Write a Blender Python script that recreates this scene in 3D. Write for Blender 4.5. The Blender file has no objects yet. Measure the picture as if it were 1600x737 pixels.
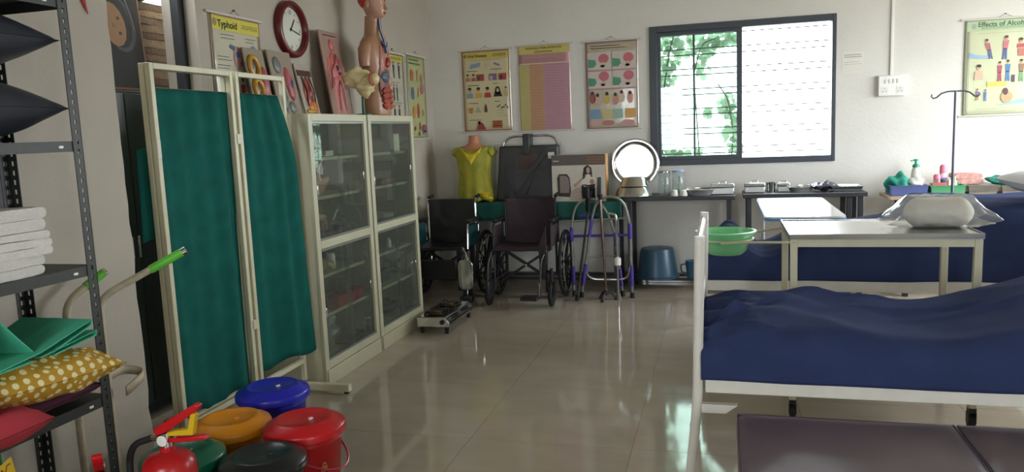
import bpy, math, random
from mathutils import Vector, Matrix, Euler, noise
R = math.radians
PI = math.pi
rnd = random.Random(7)
scene = bpy.context.scene
COL = scene.collection

# ------------------------------------------------------------------ camera
cam_d = bpy.data.cameras.new('camera')
cam = bpy.data.objects.new('camera', cam_d)
COL.objects.link(cam)
cam_d.sensor_width = 36.0
cam_d.lens = 1208.0 / 1600.0 * 36.0
cam_d.clip_start = 0.05
cam.matrix_world = Matrix(((0.96449148, 0.00419185, 0.26408069, 0.0),
                           (0.26097798, 0.13849771, -0.95535799, 0.0),
                           (-0.04057928, 0.99035388, 0.13248588, 1.5),
                           (0, 0, 0, 1)))
scene.camera = cam

# ------------------------------------------------------------------ sky, window portals, exposure
world = bpy.data.worlds.new('sky')
scene.world = world
world.use_nodes = True
wn = world.node_tree.nodes
wn['Background'].inputs['Color'].default_value = (0.90, 0.955, 1.0, 1)
wn['Background'].inputs['Strength'].default_value = 14.0
scene.view_settings.view_transform = 'Standard'
scene.view_settings.look = 'None'
scene.view_settings.gamma = 1.0
scene.view_settings.use_curve_mapping = False
scene.view_settings.exposure = 0.3
scene.cycles.use_denoising = True
scene.cycles.max_bounces = 10
scene.cycles.diffuse_bounces = 5
scene.cycles.transparent_max_bounces = 16
scene.cycles.caustics_reflective = False
scene.cycles.caustics_refractive = False
scene.cycles.sample_clamp_indirect = 6.0


def portal(loc, rot, sx, sy):
    l = bpy.data.lights.new('window_portal', 'AREA')
    l.shape = 'RECTANGLE'
    l.size = sx
    l.size_y = sy
    l.cycles.is_portal = True
    o = bpy.data.objects.new('window_portal', l)
    o.location = loc
    o.rotation_euler = rot
    COL.objects.link(o)


XL, XN, XR, YB, YR, ZC = -2.85, -2.42, 3.3, 7.49, -1.4, 3.15
WB = (-0.665, 0.965, 1.13, 2.42)       # back window  x0 x1 z0 z1
WR = (4.7, 7.3, 0.9, 2.6)            # right wall window added to brighten the back wall, y0 y1
WK = (-1.95, -0.75, 0.95, 2.35)        # rear wall window x0 x1
WK2 = (1.8, 3.0, 0.9, 2.5)  # extra rear window, added to light the back wall and beds
portal(((WB[0] + WB[1]) / 2, YB + 0.3, (WB[2] + WB[3]) / 2), (R(-90), 0, 0), 1.6, 1.3)
portal((XR + 0.3, (WR[0] + WR[1]) / 2, (WR[2] + WR[3]) / 2), (0, R(90), 0), 1.5, 2.4)
portal(((WK2[0] + WK2[1]) / 2, YR - 0.3, (WK2[2] + WK2[3]) / 2), (R(90), 0, 0), 1.2, 1.6)
portal(((WK[0] + WK[1]) / 2, YR - 0.3, (WK[2] + WK[3]) / 2), (R(90), 0, 0), 1.5, 1.4)


# ------------------------------------------------------------------ materials
def lin(h):
    h = h.lstrip('#')
    c = [int(h[i:i + 2], 16) / 255 for i in (0, 2, 4)]
    return [x / 12.92 if x <= 0.04045 else ((x + 0.055) / 1.055) ** 2.4 for x in c]


MATS = {}


def mat(name, col, rough=0.5, metal=0.0, var=0.06, scale=6.0, bump=0.0, bscale=None, coat=0.0, spec=0.5, rand=0.0, col2=None, stretch=None, detail=4):
    """Procedural principled material: a noise varies the colour, another gives fine relief."""
    if name in MATS:
        return MATS[name]
    m = bpy.data.materials.new(name)
    m.use_nodes = True
    nt = m.node_tree
    b = nt.nodes['Principled BSDF']
    c = lin(col)
    b.inputs['Roughness'].default_value = rough
    b.inputs['Metallic'].default_value = metal
    b.inputs['Coat Weight'].default_value = coat
    b.inputs['Coat Roughness'].default_value = 0.06
    b.inputs['Specular IOR Level'].default_value = spec
    tc = nt.nodes.new('ShaderNodeTexCoord')
    vec = tc.outputs['Object']
    if stretch:
        mp = nt.nodes.new('ShaderNodeMapping')
        mp.inputs['Scale'].default_value = stretch
        nt.links.new(vec, mp.inputs['Vector'])
        vec = mp.outputs['Vector']
    n = nt.nodes.new('ShaderNodeTexNoise')
    n.inputs['Scale'].default_value = scale
    n.inputs['Detail'].default_value = detail
    nt.links.new(vec, n.inputs['Vector'])
    r = nt.nodes.new('ShaderNodeValToRGB')
    r.color_ramp.elements[0].position = 0.3
    r.color_ramp.elements[1].position = 0.7
    if col2:
        c2 = lin(col2)
        a0, a1 = c, c2
    else:
        a0 = [max(0, x * (1 - var)) for x in c]
        a1 = [min(1, x * (1 + var)) for x in c]
    r.color_ramp.elements[0].color = (*a0, 1)
    r.color_ramp.elements[1].color = (*a1, 1)
    nt.links.new(n.outputs['Fac'], r.inputs['Fac'])
    out = r.outputs['Color']
    if rand:
        oi = nt.nodes.new('ShaderNodeObjectInfo')
        mr = nt.nodes.new('ShaderNodeMapRange')
        mr.inputs['To Min'].default_value = 1 - rand
        mr.inputs['To Max'].default_value = 1 + rand
        nt.links.new(oi.outputs['Random'], mr.inputs['Value'])
        hs = nt.nodes.new('ShaderNodeHueSaturation')
        nt.links.new(mr.outputs['Result'], hs.inputs['Value'])
        nt.links.new(out, hs.inputs['Color'])
        out = hs.outputs['Color']
    nt.links.new(out, b.inputs['Base Color'])
    if bump:
        n2 = nt.nodes.new('ShaderNodeTexNoise')
        n2.inputs['Scale'].default_value = bscale or scale * 4
        n2.inputs['Detail'].default_value = 5
        nt.links.new(vec, n2.inputs['Vector'])
        bp = nt.nodes.new('ShaderNodeBump')
        bp.inputs['Strength'].default_value = bump
        bp.inputs['Distance'].default_value = 0.01
        nt.links.new(n2.outputs['Fac'], bp.inputs['Height'])
        nt.links.new(bp.outputs['Normal'], b.inputs['Normal'])
    MATS[name] = m
    return m


def glass(name, tint, rough=0.02, trans=0.9, ior=1.45, wrinkle=0.0, wscale=12):
    """Thin sheet: transparent tint mixed with a mirror reflection by Fresnel."""
    m = bpy.data.materials.new(name)
    m.use_nodes = True
    nt = m.node_tree
    nt.nodes.clear()
    o = nt.nodes.new('ShaderNodeOutputMaterial')
    t = nt.nodes.new('ShaderNodeBsdfTransparent')
    c = lin(tint)
    t.inputs['Color'].default_value = (*c, 1)
    g = nt.nodes.new('ShaderNodeBsdfGlossy')
    g.inputs['Roughness'].default_value = rough
    d = nt.nodes.new('ShaderNodeBsdfDiffuse')
    d.inputs['Color'].default_value = (*c, 1)
    m0 = nt.nodes.new('ShaderNodeMixShader')
    m0.inputs[0].default_value = 1 - trans
    nt.links.new(t.outputs[0], m0.inputs[1])
    nt.links.new(d.outputs[0], m0.inputs[2])
    # Schlick reflectance from the facing angle, the same on both sides of the sheet
    f0 = ((ior - 1) / (ior + 1)) ** 2
    fr = nt.nodes.new('ShaderNodeLayerWeight')
    fr.inputs['Blend'].default_value = 0.5
    pw = nt.nodes.new('ShaderNodeMath')
    pw.operation = 'POWER'
    pw.inputs[1].default_value = 5.0
    nt.links.new(fr.outputs['Facing'], pw.inputs[0])
    ma = nt.nodes.new('ShaderNodeMath')
    ma.operation = 'MULTIPLY_ADD'
    ma.inputs[1].default_value = 1 - f0
    ma.inputs[2].default_value = f0
    nt.links.new(pw.outputs[0], ma.inputs[0])
    mx = nt.nodes.new('ShaderNodeMixShader')
    nt.links.new(ma.outputs[0], mx.inputs[0])
    nt.links.new(m0.outputs[0], mx.inputs[1])
    nt.links.new(g.outputs[0], mx.inputs[2])
    nt.links.new(mx.outputs[0], o.inputs['Surface'])
    if wrinkle:
        tc = nt.nodes.new('ShaderNodeTexCoord')
        n = nt.nodes.new('ShaderNodeTexNoise')
        n.inputs['Scale'].default_value = wscale
        n.inputs['Detail'].default_value = 4
        nt.links.new(tc.outputs['Object'], n.inputs['Vector'])
        bp = nt.nodes.new('ShaderNodeBump')
        bp.inputs['Strength'].default_value = wrinkle
        bp.inputs['Distance'].default_value = 0.03
        nt.links.new(n.outputs['Fac'], bp.inputs['Height'])
        nt.links.new(bp.outputs['Normal'], g.inputs['Normal'])
        nt.links.new(bp.outputs['Normal'], fr.inputs['Normal'])
    return m


def dotted(name, base, dot, scale):
    m = bpy.data.materials.new(name)
    m.use_nodes = True
    nt = m.node_tree
    b = nt.nodes['Principled BSDF']
    b.inputs['Roughness'].default_value = 0.75
    tc = nt.nodes.new('ShaderNodeTexCoord')
    mp = nt.nodes.new('ShaderNodeMapping')
    mp.inputs['Scale'].default_value = (scale, scale, scale)
    mp.inputs['Rotation'].default_value = (0.3, 0.2, 0.78)
    nt.links.new(tc.outputs['Object'], mp.inputs['Vector'])
    v = nt.nodes.new('ShaderNodeTexVoronoi')
    v.inputs['Scale'].default_value = 1.0
    v.inputs['Randomness'].default_value = 0.15
    nt.links.new(mp.outputs['Vector'], v.inputs['Vector'])
    r = nt.nodes.new('ShaderNodeValToRGB')
    r.color_ramp.elements[0].position = 0.36
    r.color_ramp.elements[0].color = (*lin(dot), 1)
    r.color_ramp.elements[1].position = 0.42
    r.color_ramp.elements[1].color = (*lin(base), 1)
    nt.links.new(v.outputs['Distance'], r.inputs['Fac'])
    nt.links.new(r.outputs['Color'], b.inputs['Base Color'])
    return m


def leafmat(name, col, tcol):
    m = bpy.data.materials.new(name)
    m.use_nodes = True
    nt = m.node_tree
    b = nt.nodes['Principled BSDF']
    b.inputs['Base Color'].default_value = (*lin(col), 1)
    b.inputs['Roughness'].default_value = 0.6
    oi = nt.nodes.new('ShaderNodeObjectInfo')
    r = nt.nodes.new('ShaderNodeValToRGB')
    c = lin(col)
    r.color_ramp.elements[0].color = (*[x * 0.6 for x in c], 1)
    r.color_ramp.elements[1].color = (*[x * 1.4 for x in c], 1)
    nt.links.new(oi.outputs['Random'], r.inputs['Fac'])
    nt.links.new(r.outputs['Color'], b.inputs['Base Color'])
    t = nt.nodes.new('ShaderNodeBsdfTranslucent')
    t.inputs['Color'].default_value = (*lin(tcol), 1)
    mx = nt.nodes.new('ShaderNodeMixShader')
    mx.inputs[0].default_value = 0.45
    nt.links.new(b.outputs[0], mx.inputs[1])
    nt.links.new(t.outputs[0], mx.inputs[2])
    nt.links.new(mx.outputs[0], nt.nodes['Material Output'].inputs['Surface'])
    return m


WALL = mat('wall_plaster', '#d6d3cb', 0.75, var=0.05, scale=1.7, bump=0.15, bscale=40, detail=6)
WALL_SHADE = mat('shaded_wall_plaster', '#aea698', 0.75, var=0.07, scale=1.3, bump=0.15, bscale=40, detail=6)  # same plaster on the left walls, their dimness put into a darker colour
CEIL = mat('ceiling_paint', '#d8d4cb', 0.85, scale=2)
TILE = mat('vitrified_tile', '#aca08f', 0.07, var=0.08, scale=2.2, rand=0.03, spec=0.55, detail=8, stretch=(1, 2.5, 1))
GROUT = mat('grout', '#6b6459', 0.8)
SKIRT = mat('skirting_tile', '#877f72', 0.08, var=0.1, scale=3)
IRON = mat('dark_slotted_steel', '#252823', 0.5, 0.1, var=0.12, scale=20)
CREAM = mat('cream_enamel', '#c9c4a6', 0.4, var=0.05, scale=12)
CREAMC = mat('cabinet_enamel', '#b3af95', 0.38, var=0.05, scale=5)
WHITEE = mat('white_enamel', '#e4e0d6', 0.35, var=0.04, scale=14)
GREENC = mat('green_curtain_cloth', '#14574f', 0.9, spec=0.15, var=0.15, scale=9, bump=0.2, bscale=200)
NAVY = mat('navy_bed_cloth', '#343f63', 0.9, var=0.10, scale=5, bump=0.25, bscale=160, spec=0.08)
STEEL = mat('stainless_steel', '#c9c9c6', 0.16, 1.0, var=0.05, scale=10)
STEELB = mat('brushed_steel', '#c4c4c1', 0.22, 1.0, var=0.1, scale=8, stretch=(1, 14, 1))
CHROME = mat('chrome', '#d6d6d6', 0.1, 1.0, var=0.02)
ALU = mat('aluminium', '#b5b4b0', 0.3, 0.9)
BLACK = mat('black_plastic', '#17181a', 0.45, var=0.1)
RUBBER = mat('black_rubber', '#141414', 0.75)
BREX = mat('black_rexine', '#15171a', 0.3, var=0.15, scale=7, bump=0.2, bscale=12)
MAROON = mat('maroon_nylon', '#33222a', 0.7, var=0.1, scale=10, bump=0.15, bscale=150)
COUCHM = mat('maroon_rexine', '#51404a', 0.36, var=0.1, scale=4, bump=0.25, bscale=9, spec=0.8)
DARKT = mat('dark_table_paint', '#2c2d33', 0.5, var=0.1)
WOODT = mat('pale_laminate', '#b8a283', 0.5, var=0.1, scale=4, stretch=(1, 8, 1))
WHITE = mat('white_plastic', '#e8e6e0', 0.4, var=0.02)
PAPER = mat('paper_white', '#dcd8cc', 0.8, var=0.04)
INK = mat('print_black', '#2a2826', 0.7, var=0.05)
RED = mat('red_plastic', '#c3161d', 0.3, var=0.05)
GLASS = glass('cabinet_glass', '#dfe4dd', 0.015, 0.96)
PLASTIC = glass('clear_plastic_wrap', '#f8f8f8', 0.08, 0.985, 1.3, wrinkle=0.7, wscale=14)
WGLASS = glass('window_glass', '#dfe8e4', 0.01, 0.97)
BOTTLEG = glass('clear_jar_glass', '#f4f8f7', 0.03, 0.93, 1.5)
COTWRAP = glass('milky_plastic_wrap', '#f6f6f4', 0.2, 0.8, 1.2, wrinkle=0.6, wscale=16)
STEELD = mat('satin_steel', '#cfcfcc', 0.33, 0.7, var=0.05, scale=10)


# ------------------------------------------------------------------ mesh builder
class MB:
    def __init__(s):
        s.v, s.f, s.m = [], [], []
        s.M = Matrix()

    def add(s, vs, fs, mi=0):
        b = len(s.v)
        s.v += [tuple(s.M @ Vector(v)) for v in vs]
        s.f += [tuple(i + b for i in f) for f in fs]
        s.m += [mi] * len(fs)
        return s

    def bx(s, x0, x1, y0, y1, z0, z1, mi=0):
        return s.add([(x0, y0, z0), (x1, y0, z0), (x1, y1, z0), (x0, y1, z0), (x0, y0, z1), (x1, y0, z1), (x1, y1, z1), (x0, y1, z1)],
                     [(0, 3, 2, 1), (4, 5, 6, 7), (0, 1, 5, 4), (1, 2, 6, 5), (2, 3, 7, 6), (3, 0, 4, 7)], mi)

    def box(s, c, sz, rot=(0, 0, 0), mi=0):
        old = s.M
        s.M = old @ Matrix.Translation(c) @ Euler(rot).to_matrix().to_4x4()
        s.bx(-sz[0] / 2, sz[0] / 2, -sz[1] / 2, sz[1] / 2, -sz[2] / 2, sz[2] / 2, mi)
        s.M = old
        return s

    def bar(s, p0, p1, w, h=None, mi=0, up=(0, 0, 1)):
        h = h or w
        p0, p1 = Vector(p0), Vector(p1)
        d = (p1 - p0)
        L = d.length
        d.normalize()
        u = Vector(up)
        if abs(d.dot(u)) > 0.95:
            u = Vector((0, 1, 0))
        x = d.cross(u).normalized()
        u = x.cross(d)
        vs = []
        for p in (p0, p1):
            for a, b in ((-1, -1), (1, -1), (1, 1), (-1, 1)):
                vs.append(p + x * a * w / 2 + u * b * h / 2)
        return s.add(vs, [(3, 2, 1, 0), (4, 5, 6, 7), (0, 1, 5, 4), (1, 2, 6, 5), (2, 3, 7, 6), (3, 0, 4, 7)], mi)

    def tube(s, pts, r, n=8, closed=False, mi=0):
        pts = [Vector(p) for p in pts]
        k = len(pts)
        rs = r if isinstance(r, (list, tuple)) else [r] * k
        tang = []
        for i in range(k):
            if closed:
                t = pts[(i + 1) % k] - pts[i - 1]
            else:
                t = pts[min(i + 1, k - 1)] - pts[max(i - 1, 0)]
            tang.append(t.normalized())
        ref = Vector((0, 0, 1)) if abs(tang[0].z) < 0.9 else Vector((1, 0, 0))
        x = tang[0].cross(ref).normalized()
        vs = []
        for i in range(k):
            x = (x - tang[i] * x.dot(tang[i])).normalized()
            y = tang[i].cross(x)
            for j in range(n):
                a = 2 * PI * j / n
                vs.append(pts[i] + (x * math.cos(a) + y * math.sin(a)) * rs[i])
        fs = []
        for i in range(k if closed else k - 1):
            for j in range(n):
                i2 = (i + 1) % k
                fs.append((i * n + j, i * n + (j + 1) % n, i2 * n + (j + 1) % n, i2 * n + j))
        if not closed:
            fs.append(tuple(range(n))[::-1])
            fs.append(tuple((k - 1) * n + j for j in range(n)))
        return s.add(vs, fs, mi)

    def cyl(s, p0, p1, r, n=16, mi=0, r1=None):
        return s.tube([p0, p1], [r, r if r1 is None else r1], n, mi=mi)

    def lathe(s, prof, c=(0, 0, 0), n=28, mi=0, cap0=True, cap1=True, sx=1, sy=1):
        vs, fs = [], []
        for (r, z) in prof:
            for j in range(n):
                a = 2 * PI * j / n
                vs.append((c[0] + r * math.cos(a) * sx, c[1] + r * math.sin(a) * sy, c[2] + z))
        for i in range(len(prof) - 1):
            for j in range(n):
                fs.append((i * n + j, i * n + (j + 1) % n, (i + 1) * n + (j + 1) % n, (i + 1) * n + j))
        if cap0:
            fs.append(tuple(range(n))[::-1])
        if cap1:
            fs.append(tuple((len(prof) - 1) * n + j for j in range(n)))
        return s.add(vs, fs, mi)

    def loft(s, secs, n=24, mi=0, p=2.0):
        """secs: (z, cx, cy, rx, ry)"""
        vs, fs = [], []
        for (z, cx, cy, rx, ry) in secs:
            for j in range(n):
                a = 2 * PI * j / n
                ca, sa = math.cos(a), math.sin(a)
                vs.append((cx + rx * math.copysign(abs(ca) ** (2 / p), ca), cy + ry * math.copysign(abs(sa) ** (2 / p), sa), z))
        for i in range(len(secs) - 1):
            for j in range(n):
                fs.append((i * n + j, i * n + (j + 1) % n, (i + 1) * n + (j + 1) % n, (i + 1) * n + j))
        fs.append(tuple(range(n))[::-1])
        fs.append(tuple((len(secs) - 1) * n + j for j in range(n)))
        return s.add(vs, fs, mi)

    def ell(s, c, rad, nu=12, nv=8, mi=0, rot=(0, 0, 0), amp=0.0, seed=0):
        vs, fs = [], []
        E = Euler(rot).to_matrix()
        for i in range(1, nv):
            t = PI * i / nv
            for j in range(nu):
                a = 2 * PI * j / nu
                d = Vector((math.sin(t) * math.cos(a), math.sin(t) * math.sin(a), math.cos(t)))
                k = 1 + (amp * noise.noise(d * 1.7 + Vector((seed, seed * 2.3, 0))) if amp else 0)
                vs.append(Vector(c) + E @ Vector((d.x * rad[0] * k, d.y * rad[1] * k, d.z * rad[2] * k)))
        top, bot = len(vs), len(vs) + 1
        vs.append(Vector(c) + E @ Vector((0, 0, rad[2])))
        vs.append(Vector(c) + E @ Vector((0, 0, -rad[2])))
        for i in range(nv - 2):
            for j in range(nu):
                fs.append((i * nu + j, (i + 1) * nu + j, (i + 1) * nu + (j + 1) % nu, i * nu + (j + 1) % nu))
        for j in range(nu):
            fs.append((top, j, (j + 1) % nu))
            fs.append((bot, (nv - 2) * nu + (j + 1) % nu, (nv - 2) * nu + j))
        return s.add(vs, fs, mi)

    def prism(s, pts, y0, y1, mi=0):
        """polygon of (x, z) given anticlockwise seen from -Y, from front y0 to back y1"""
        n = len(pts)
        vs = [(x, y0, z) for x, z in pts] + [(x, y1, z) for x, z in pts]
        fs = [tuple(range(n)), tuple(range(2 * n - 1, n - 1, -1))]
        fs += [(i, i + n, (i + 1) % n + n, (i + 1) % n) for i in range(n)]
        return s.add(vs, fs, mi)

    def slab(s, pts, z0, z1, mi=0):
        n = len(pts)
        vs = [(x, y, z0) for x, y in pts] + [(x, y, z1) for x, y in pts]
        fs = [tuple(range(n))[::-1], tuple(range(n, 2 * n))]
        fs += [(i, (i + 1) % n, (i + 1) % n + n, i + n) for i in range(n)]
        return s.add(vs, fs, mi)

    # flat print on the front (-Y side) of a sheet
    def rect(s, x0, z0, x1, z1, mi=0, y=0.0):
        return s.add([(x0, y, z0), (x1, y, z0), (x1, y, z1), (x0, y, z1)], [(0, 1, 2, 3)], mi)

    def disc(s, x, z, rx, rz=None, mi=0, y=0.0, n=14, rot=0):
        rz = rz or rx
        vs = []
        for j in range(n):
            a = 2 * PI * j / n
            u, w = rx * math.cos(a), rz * math.sin(a)
            vs.append((x + u * math.cos(rot) - w * math.sin(rot), y, z + u * math.sin(rot) + w * math.cos(rot)))
        return s.add(vs, [tuple(range(n))], mi)

    def pg(s, pts, mi=0, y=0.0):
        return s.add([(x, y, z) for x, z in pts], [tuple(range(len(pts)))], mi)

    def stroke(s, pts, w, mi=0, y=0.0):
        for (a, b) in zip(pts[:-1], pts[1:]):
            d = Vector((b[0] - a[0], b[1] - a[1])).normalized()
            nx, nz = -d.y * w / 2, d.x * w / 2
            s.pg([(a[0] - nx, a[1] - nz), (b[0] - nx, b[1] - nz), (b[0] + nx, b[1] + nz), (a[0] + nx, a[1] + nz)], mi, y)
        return s

    def grid(s, fn, nu, nv, mi=0, wrap=False):
        b = [fn(i / (nu - (0 if wrap else 1)), j / (nv - 1)) for j in range(nv) for i in range(nu)]
        fs = []
        for j in range(nv - 1):
            for i in range(nu if wrap else nu - 1):
                i2 = (i + 1) % nu
                fs.append((j * nu + i, j * nu + i2, (j + 1) * nu + i2, (j + 1) * nu + i))
        return s.add(b, fs, mi)

    def build(s, name, mats, parent=None, smooth=True, bevel=0, loc=None, rot=None, solid=0, sub=0, angle=40):
        me = bpy.data.meshes.new(name)
        me.from_pydata(s.v, [], s.f)
        for m in (mats if isinstance(mats, (list, tuple)) else [mats]):
            me.materials.append(m)
        me.polygons.foreach_set('material_index', s.m)
        if smooth:
            me.polygons.foreach_set('use_smooth', [True] * len(me.polygons))
            me.set_sharp_from_angle(angle=R(angle))
        me.update()
        o = bpy.data.objects.new(name, me)
        COL.objects.link(o)
        if parent:
            o.parent = parent
        if loc:
            o.location = loc
        if rot:
            o.rotation_euler = rot
        if solid:
            md = o.modifiers.new('solid', 'SOLIDIFY')
            md.thickness = solid
            md.offset = 0
        if bevel:
            md = o.modifiers.new('bevel', 'BEVEL')
            md.width = bevel
            md.segments = 2
            md.limit_method = 'ANGLE'
            md.angle_limit = R(50)
        if sub:
            md = o.modifiers.new('sub', 'SUBSURF')
            md.levels = sub
            md.render_levels = sub
        return o


def fil(pts, r, k=4, closed=False):
    """round the corners of a polyline"""
    pts = [Vector(p) for p in pts]
    out = []
    n = len(pts)
    for i, p in enumerate(pts):
        if not closed and i in (0, n - 1):
            out.append(p)
            continue
        a, b = pts[i - 1], pts[(i + 1) % n]
        da, db = (a - p), (b - p)
        ra = min(r, da.length * 0.49)
        rb = min(r, db.length * 0.49)
        p0, p1 = p + da.normalized() * ra, p + db.normalized() * rb
        for j in range(k + 1):
            t = j / k
            out.append(p0 * (1 - t) ** 2 + p * 2 * t * (1 - t) + p1 * t * t)
    return out


def rrect(w, h, r, k=4, cx=0, cy=0):
    out = []
    for (sx, sy, a0) in ((1, -1, -90), (1, 1, 0), (-1, 1, 90), (-1, -1, 180)):
        for j in range(k + 1):
            a = R(a0 + 90 * j / k)
            out.append((cx + sx * (w / 2 - r) + r * math.cos(a), cy + sy * (h / 2 - r) + r * math.sin(a)))
    return out


def tag(o, label=None, cat=None, group=None, kind=None):
    if label:
        o['label'] = label
    if cat:
        o['category'] = cat
    if group:
        o['group'] = group
    if kind:
        o['kind'] = kind
    return o


def thing(name, label, cat, loc=(0, 0, 0), rotz=0.0, group=None):
    o = bpy.data.objects.new(name, None)
    o.empty_display_size = 0.1
    COL.objects.link(o)
    o.location = loc
    o.rotation_euler = (0, 0, rotz)
    return tag(o, label, cat, group)


def struct(o):
    o['kind'] = 'structure'
    return o


def dup(o, parent=None, loc=None, rot=None):
    c = o.copy()
    COL.objects.link(c)
    if parent:
        c.parent = parent
    if loc is not None:
        c.location = loc
    if rot is not None:
        c.rotation_euler = rot
    return c


def copy_tree(o, loc=None, rotz=None, label=None):
    c = dup(o, None, loc)
    if rotz is not None:
        c.rotation_euler = (0, 0, rotz)
    if label:
        c['label'] = label
    for ch in list(o.children):
        d = dup(ch, c)
        for g in list(ch.children):
            dup(g, d)
    return c


def text(body, size, m, parent, loc, name='lettering', rot=(PI / 2, 0, 0), align='LEFT', squeeze=1.0, ext=0.0):
    cu = bpy.data.curves.new('lettering_curve', 'FONT')
    cu.body = body
    cu.size = size
    cu.align_x = align
    cu.extrude = ext
    cu.offset = size * 0.02
    tmp = bpy.data.objects.new('tmp_text', cu)
    COL.objects.link(tmp)
    dg = bpy.context.evaluated_depsgraph_get()
    me = bpy.data.meshes.new_from_object(tmp.evaluated_get(dg))
    bpy.data.objects.remove(tmp)
    me.materials.clear()
    me.materials.append(m)
    o = bpy.data.objects.new(name, me)
    COL.objects.link(o)
    o.parent = parent
    o.location = loc
    o.rotation_euler = rot
    o.scale = (squeeze, 1, 1)
    return o


def pillow_mesh(L, W, T, p=2.4, q=0.55, wr=0.006, seed=1.0, n=26, mat_=None, pinch=0.0):
    """closed cushion, L along X, W along Y, T along Z, with a sharp seam all round"""
    mb = MB()

    def f(sgn):
        def g(u, v):
            a, b = 2 * u - 1, 2 * v - 1
            h = max(0, (1 - abs(a) ** p)) ** q * max(0, (1 - abs(b) ** p)) ** q
            w = wr * noise.noise(Vector((a * 3, b * 3, seed + sgn))) * h * 2
            x = a * L / 2 * (1 - pinch * (b * b))
            y = b * W / 2 * (1 - pinch * (a * a))
            return (x, y, sgn * (T / 2 * h) + w + 0.0006 * sgn)
        return g
    mb.grid(f(1), n, n)
    k = len(mb.f)
    mb.grid(f(-1), n, n)
    mb.f[k:] = [tuple(reversed(q_)) for q_ in mb.f[k:]]
    return mb

# ================================================================== THE SETTING
def S(name, mb, m, parent=None, **k):
    o = mb.build(name, m, parent, **k)
    if not parent:
        struct(o)
    return o


T = 0.22
# ground outside
S('ground', MB().bx(-14, 14, -12, 18, -0.3, -0.12), mat('outside_ground', '#8a8270', 0.9, scale=3), smooth=False)
# floor slab with tiles laid on it
fl = S('floor', MB().bx(-3.07, XR, YR, YB, -0.12, -0.0025), GROUT, smooth=False)
ts = 0.8
tile_me = None
for i in range(9):
    for j in range(13):
        x0, y0 = -3.62 + i * ts, YB - (j + 1) * ts
        x1, y1 = min(x0 + ts, XR) - 0.002, y0 + ts - 0.002
        x0, y0 = max(x0, -3.07), max(y0, YR)
        if x1 - x0 < 0.05 or y1 - y0 < 0.05:
            continue
        cx, cy, w, d = (x0 + x1) / 2, (y0 + y1) / 2, x1 - x0, y1 - y0
        full = abs(w - ts) < 0.01 and abs(d - ts) < 0.01
        if full and tile_me:
            o = bpy.data.objects.new('tile', tile_me)
            COL.objects.link(o)
            o.parent = fl
            o.location = (cx, cy, 0)
        else:
            o = MB().bx(-w / 2, w / 2, -d / 2, d / 2, -0.0025, 0).build('tile', TILE, fl, smooth=False, loc=(cx, cy, 0))
            if full:
                tile_me = o.data
S('ceiling', MB().bx(-3.3, XR + T, YR - T, YB + T, ZC, ZC + 0.15), CEIL, smooth=False)

# back wall with its window hole
b = MB()
x0, x1, z0, z1 = WB
b.bx(-3.3, x0, YB, YB + T, -0.12, ZC).bx(x1, XR + T, YB, YB + T, -0.12, ZC)
b.bx(x0, x1, YB, YB + T, -0.12, z0).bx(x0, x1, YB, YB + T, z1, ZC)
S('wall_back', b, WALL, smooth=False)
# right wall with one added window for daylight, outside the picture
b = MB()
ys = [YR - T, WR[0], WR[1], YB]
for a, c in ((0, 1), (2, 3)):
    b.bx(XR, XR + T, ys[a], ys[c], -0.12, ZC)
for W in (WR,):
    b.bx(XR, XR + T, W[0], W[1], -0.12, W[2]).bx(XR, XR + T, W[0], W[1], W[3], ZC)
S('wall_right', b, WALL, smooth=False)
# rear wall, behind the camera
b = MB()
b.bx(-3.3, WK[0], YR - T, YR, -0.12, ZC).bx(WK[1], WK2[0], YR - T, YR, -0.12, ZC).bx(WK2[1], XR, YR - T, YR, -0.12, ZC)
for W in (WK, WK2):
    b.bx(W[0], W[1], YR - T, YR, -0.12, W[2]).bx(W[0], W[1], YR - T, YR, W[3], ZC)
S('wall_rear', b, WALL, smooth=False)
# left wall: a doorway with a reveal, then plain wall to the corner
DY0, DY1, DZ = 2.95, 3.85, 2.75
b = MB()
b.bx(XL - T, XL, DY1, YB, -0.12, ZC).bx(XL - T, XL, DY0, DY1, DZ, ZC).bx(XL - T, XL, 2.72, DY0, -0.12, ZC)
S('wall_left', b, WALL_SHADE, smooth=False)
# thick wall beside the camera, ending in a chipped corner
b = MB()
n = 40


def edge(k):
    return 0.006 * noise.noise(Vector((k * 0.9, 3.1, 0))) + 0.003 * noise.noise(Vector((k * 3.1, 7.7, 0)))


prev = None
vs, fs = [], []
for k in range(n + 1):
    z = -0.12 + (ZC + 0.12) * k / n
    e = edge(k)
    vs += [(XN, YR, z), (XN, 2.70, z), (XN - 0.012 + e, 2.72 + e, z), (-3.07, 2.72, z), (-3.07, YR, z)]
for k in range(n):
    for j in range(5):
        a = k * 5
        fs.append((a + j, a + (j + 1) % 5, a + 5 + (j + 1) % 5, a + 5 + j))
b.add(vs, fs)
S('wall_left_near', b, WALL_SHADE, angle=25)

# skirting
b = MB().bx(XL, XR, YB - 0.012, YB, 0, 0.1)
S('baseboard_back', b, SKIRT, bevel=0.003)
S('baseboard_left', MB().bx(XL, XL + 0.012, DY1, YB - 0.012, 0, 0.1), SKIRT, bevel=0.003)
S('baseboard_left_near', MB().bx(XN, XN + 0.012, YR, 2.70, 0, 0.1), SKIRT, bevel=0.003)

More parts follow.
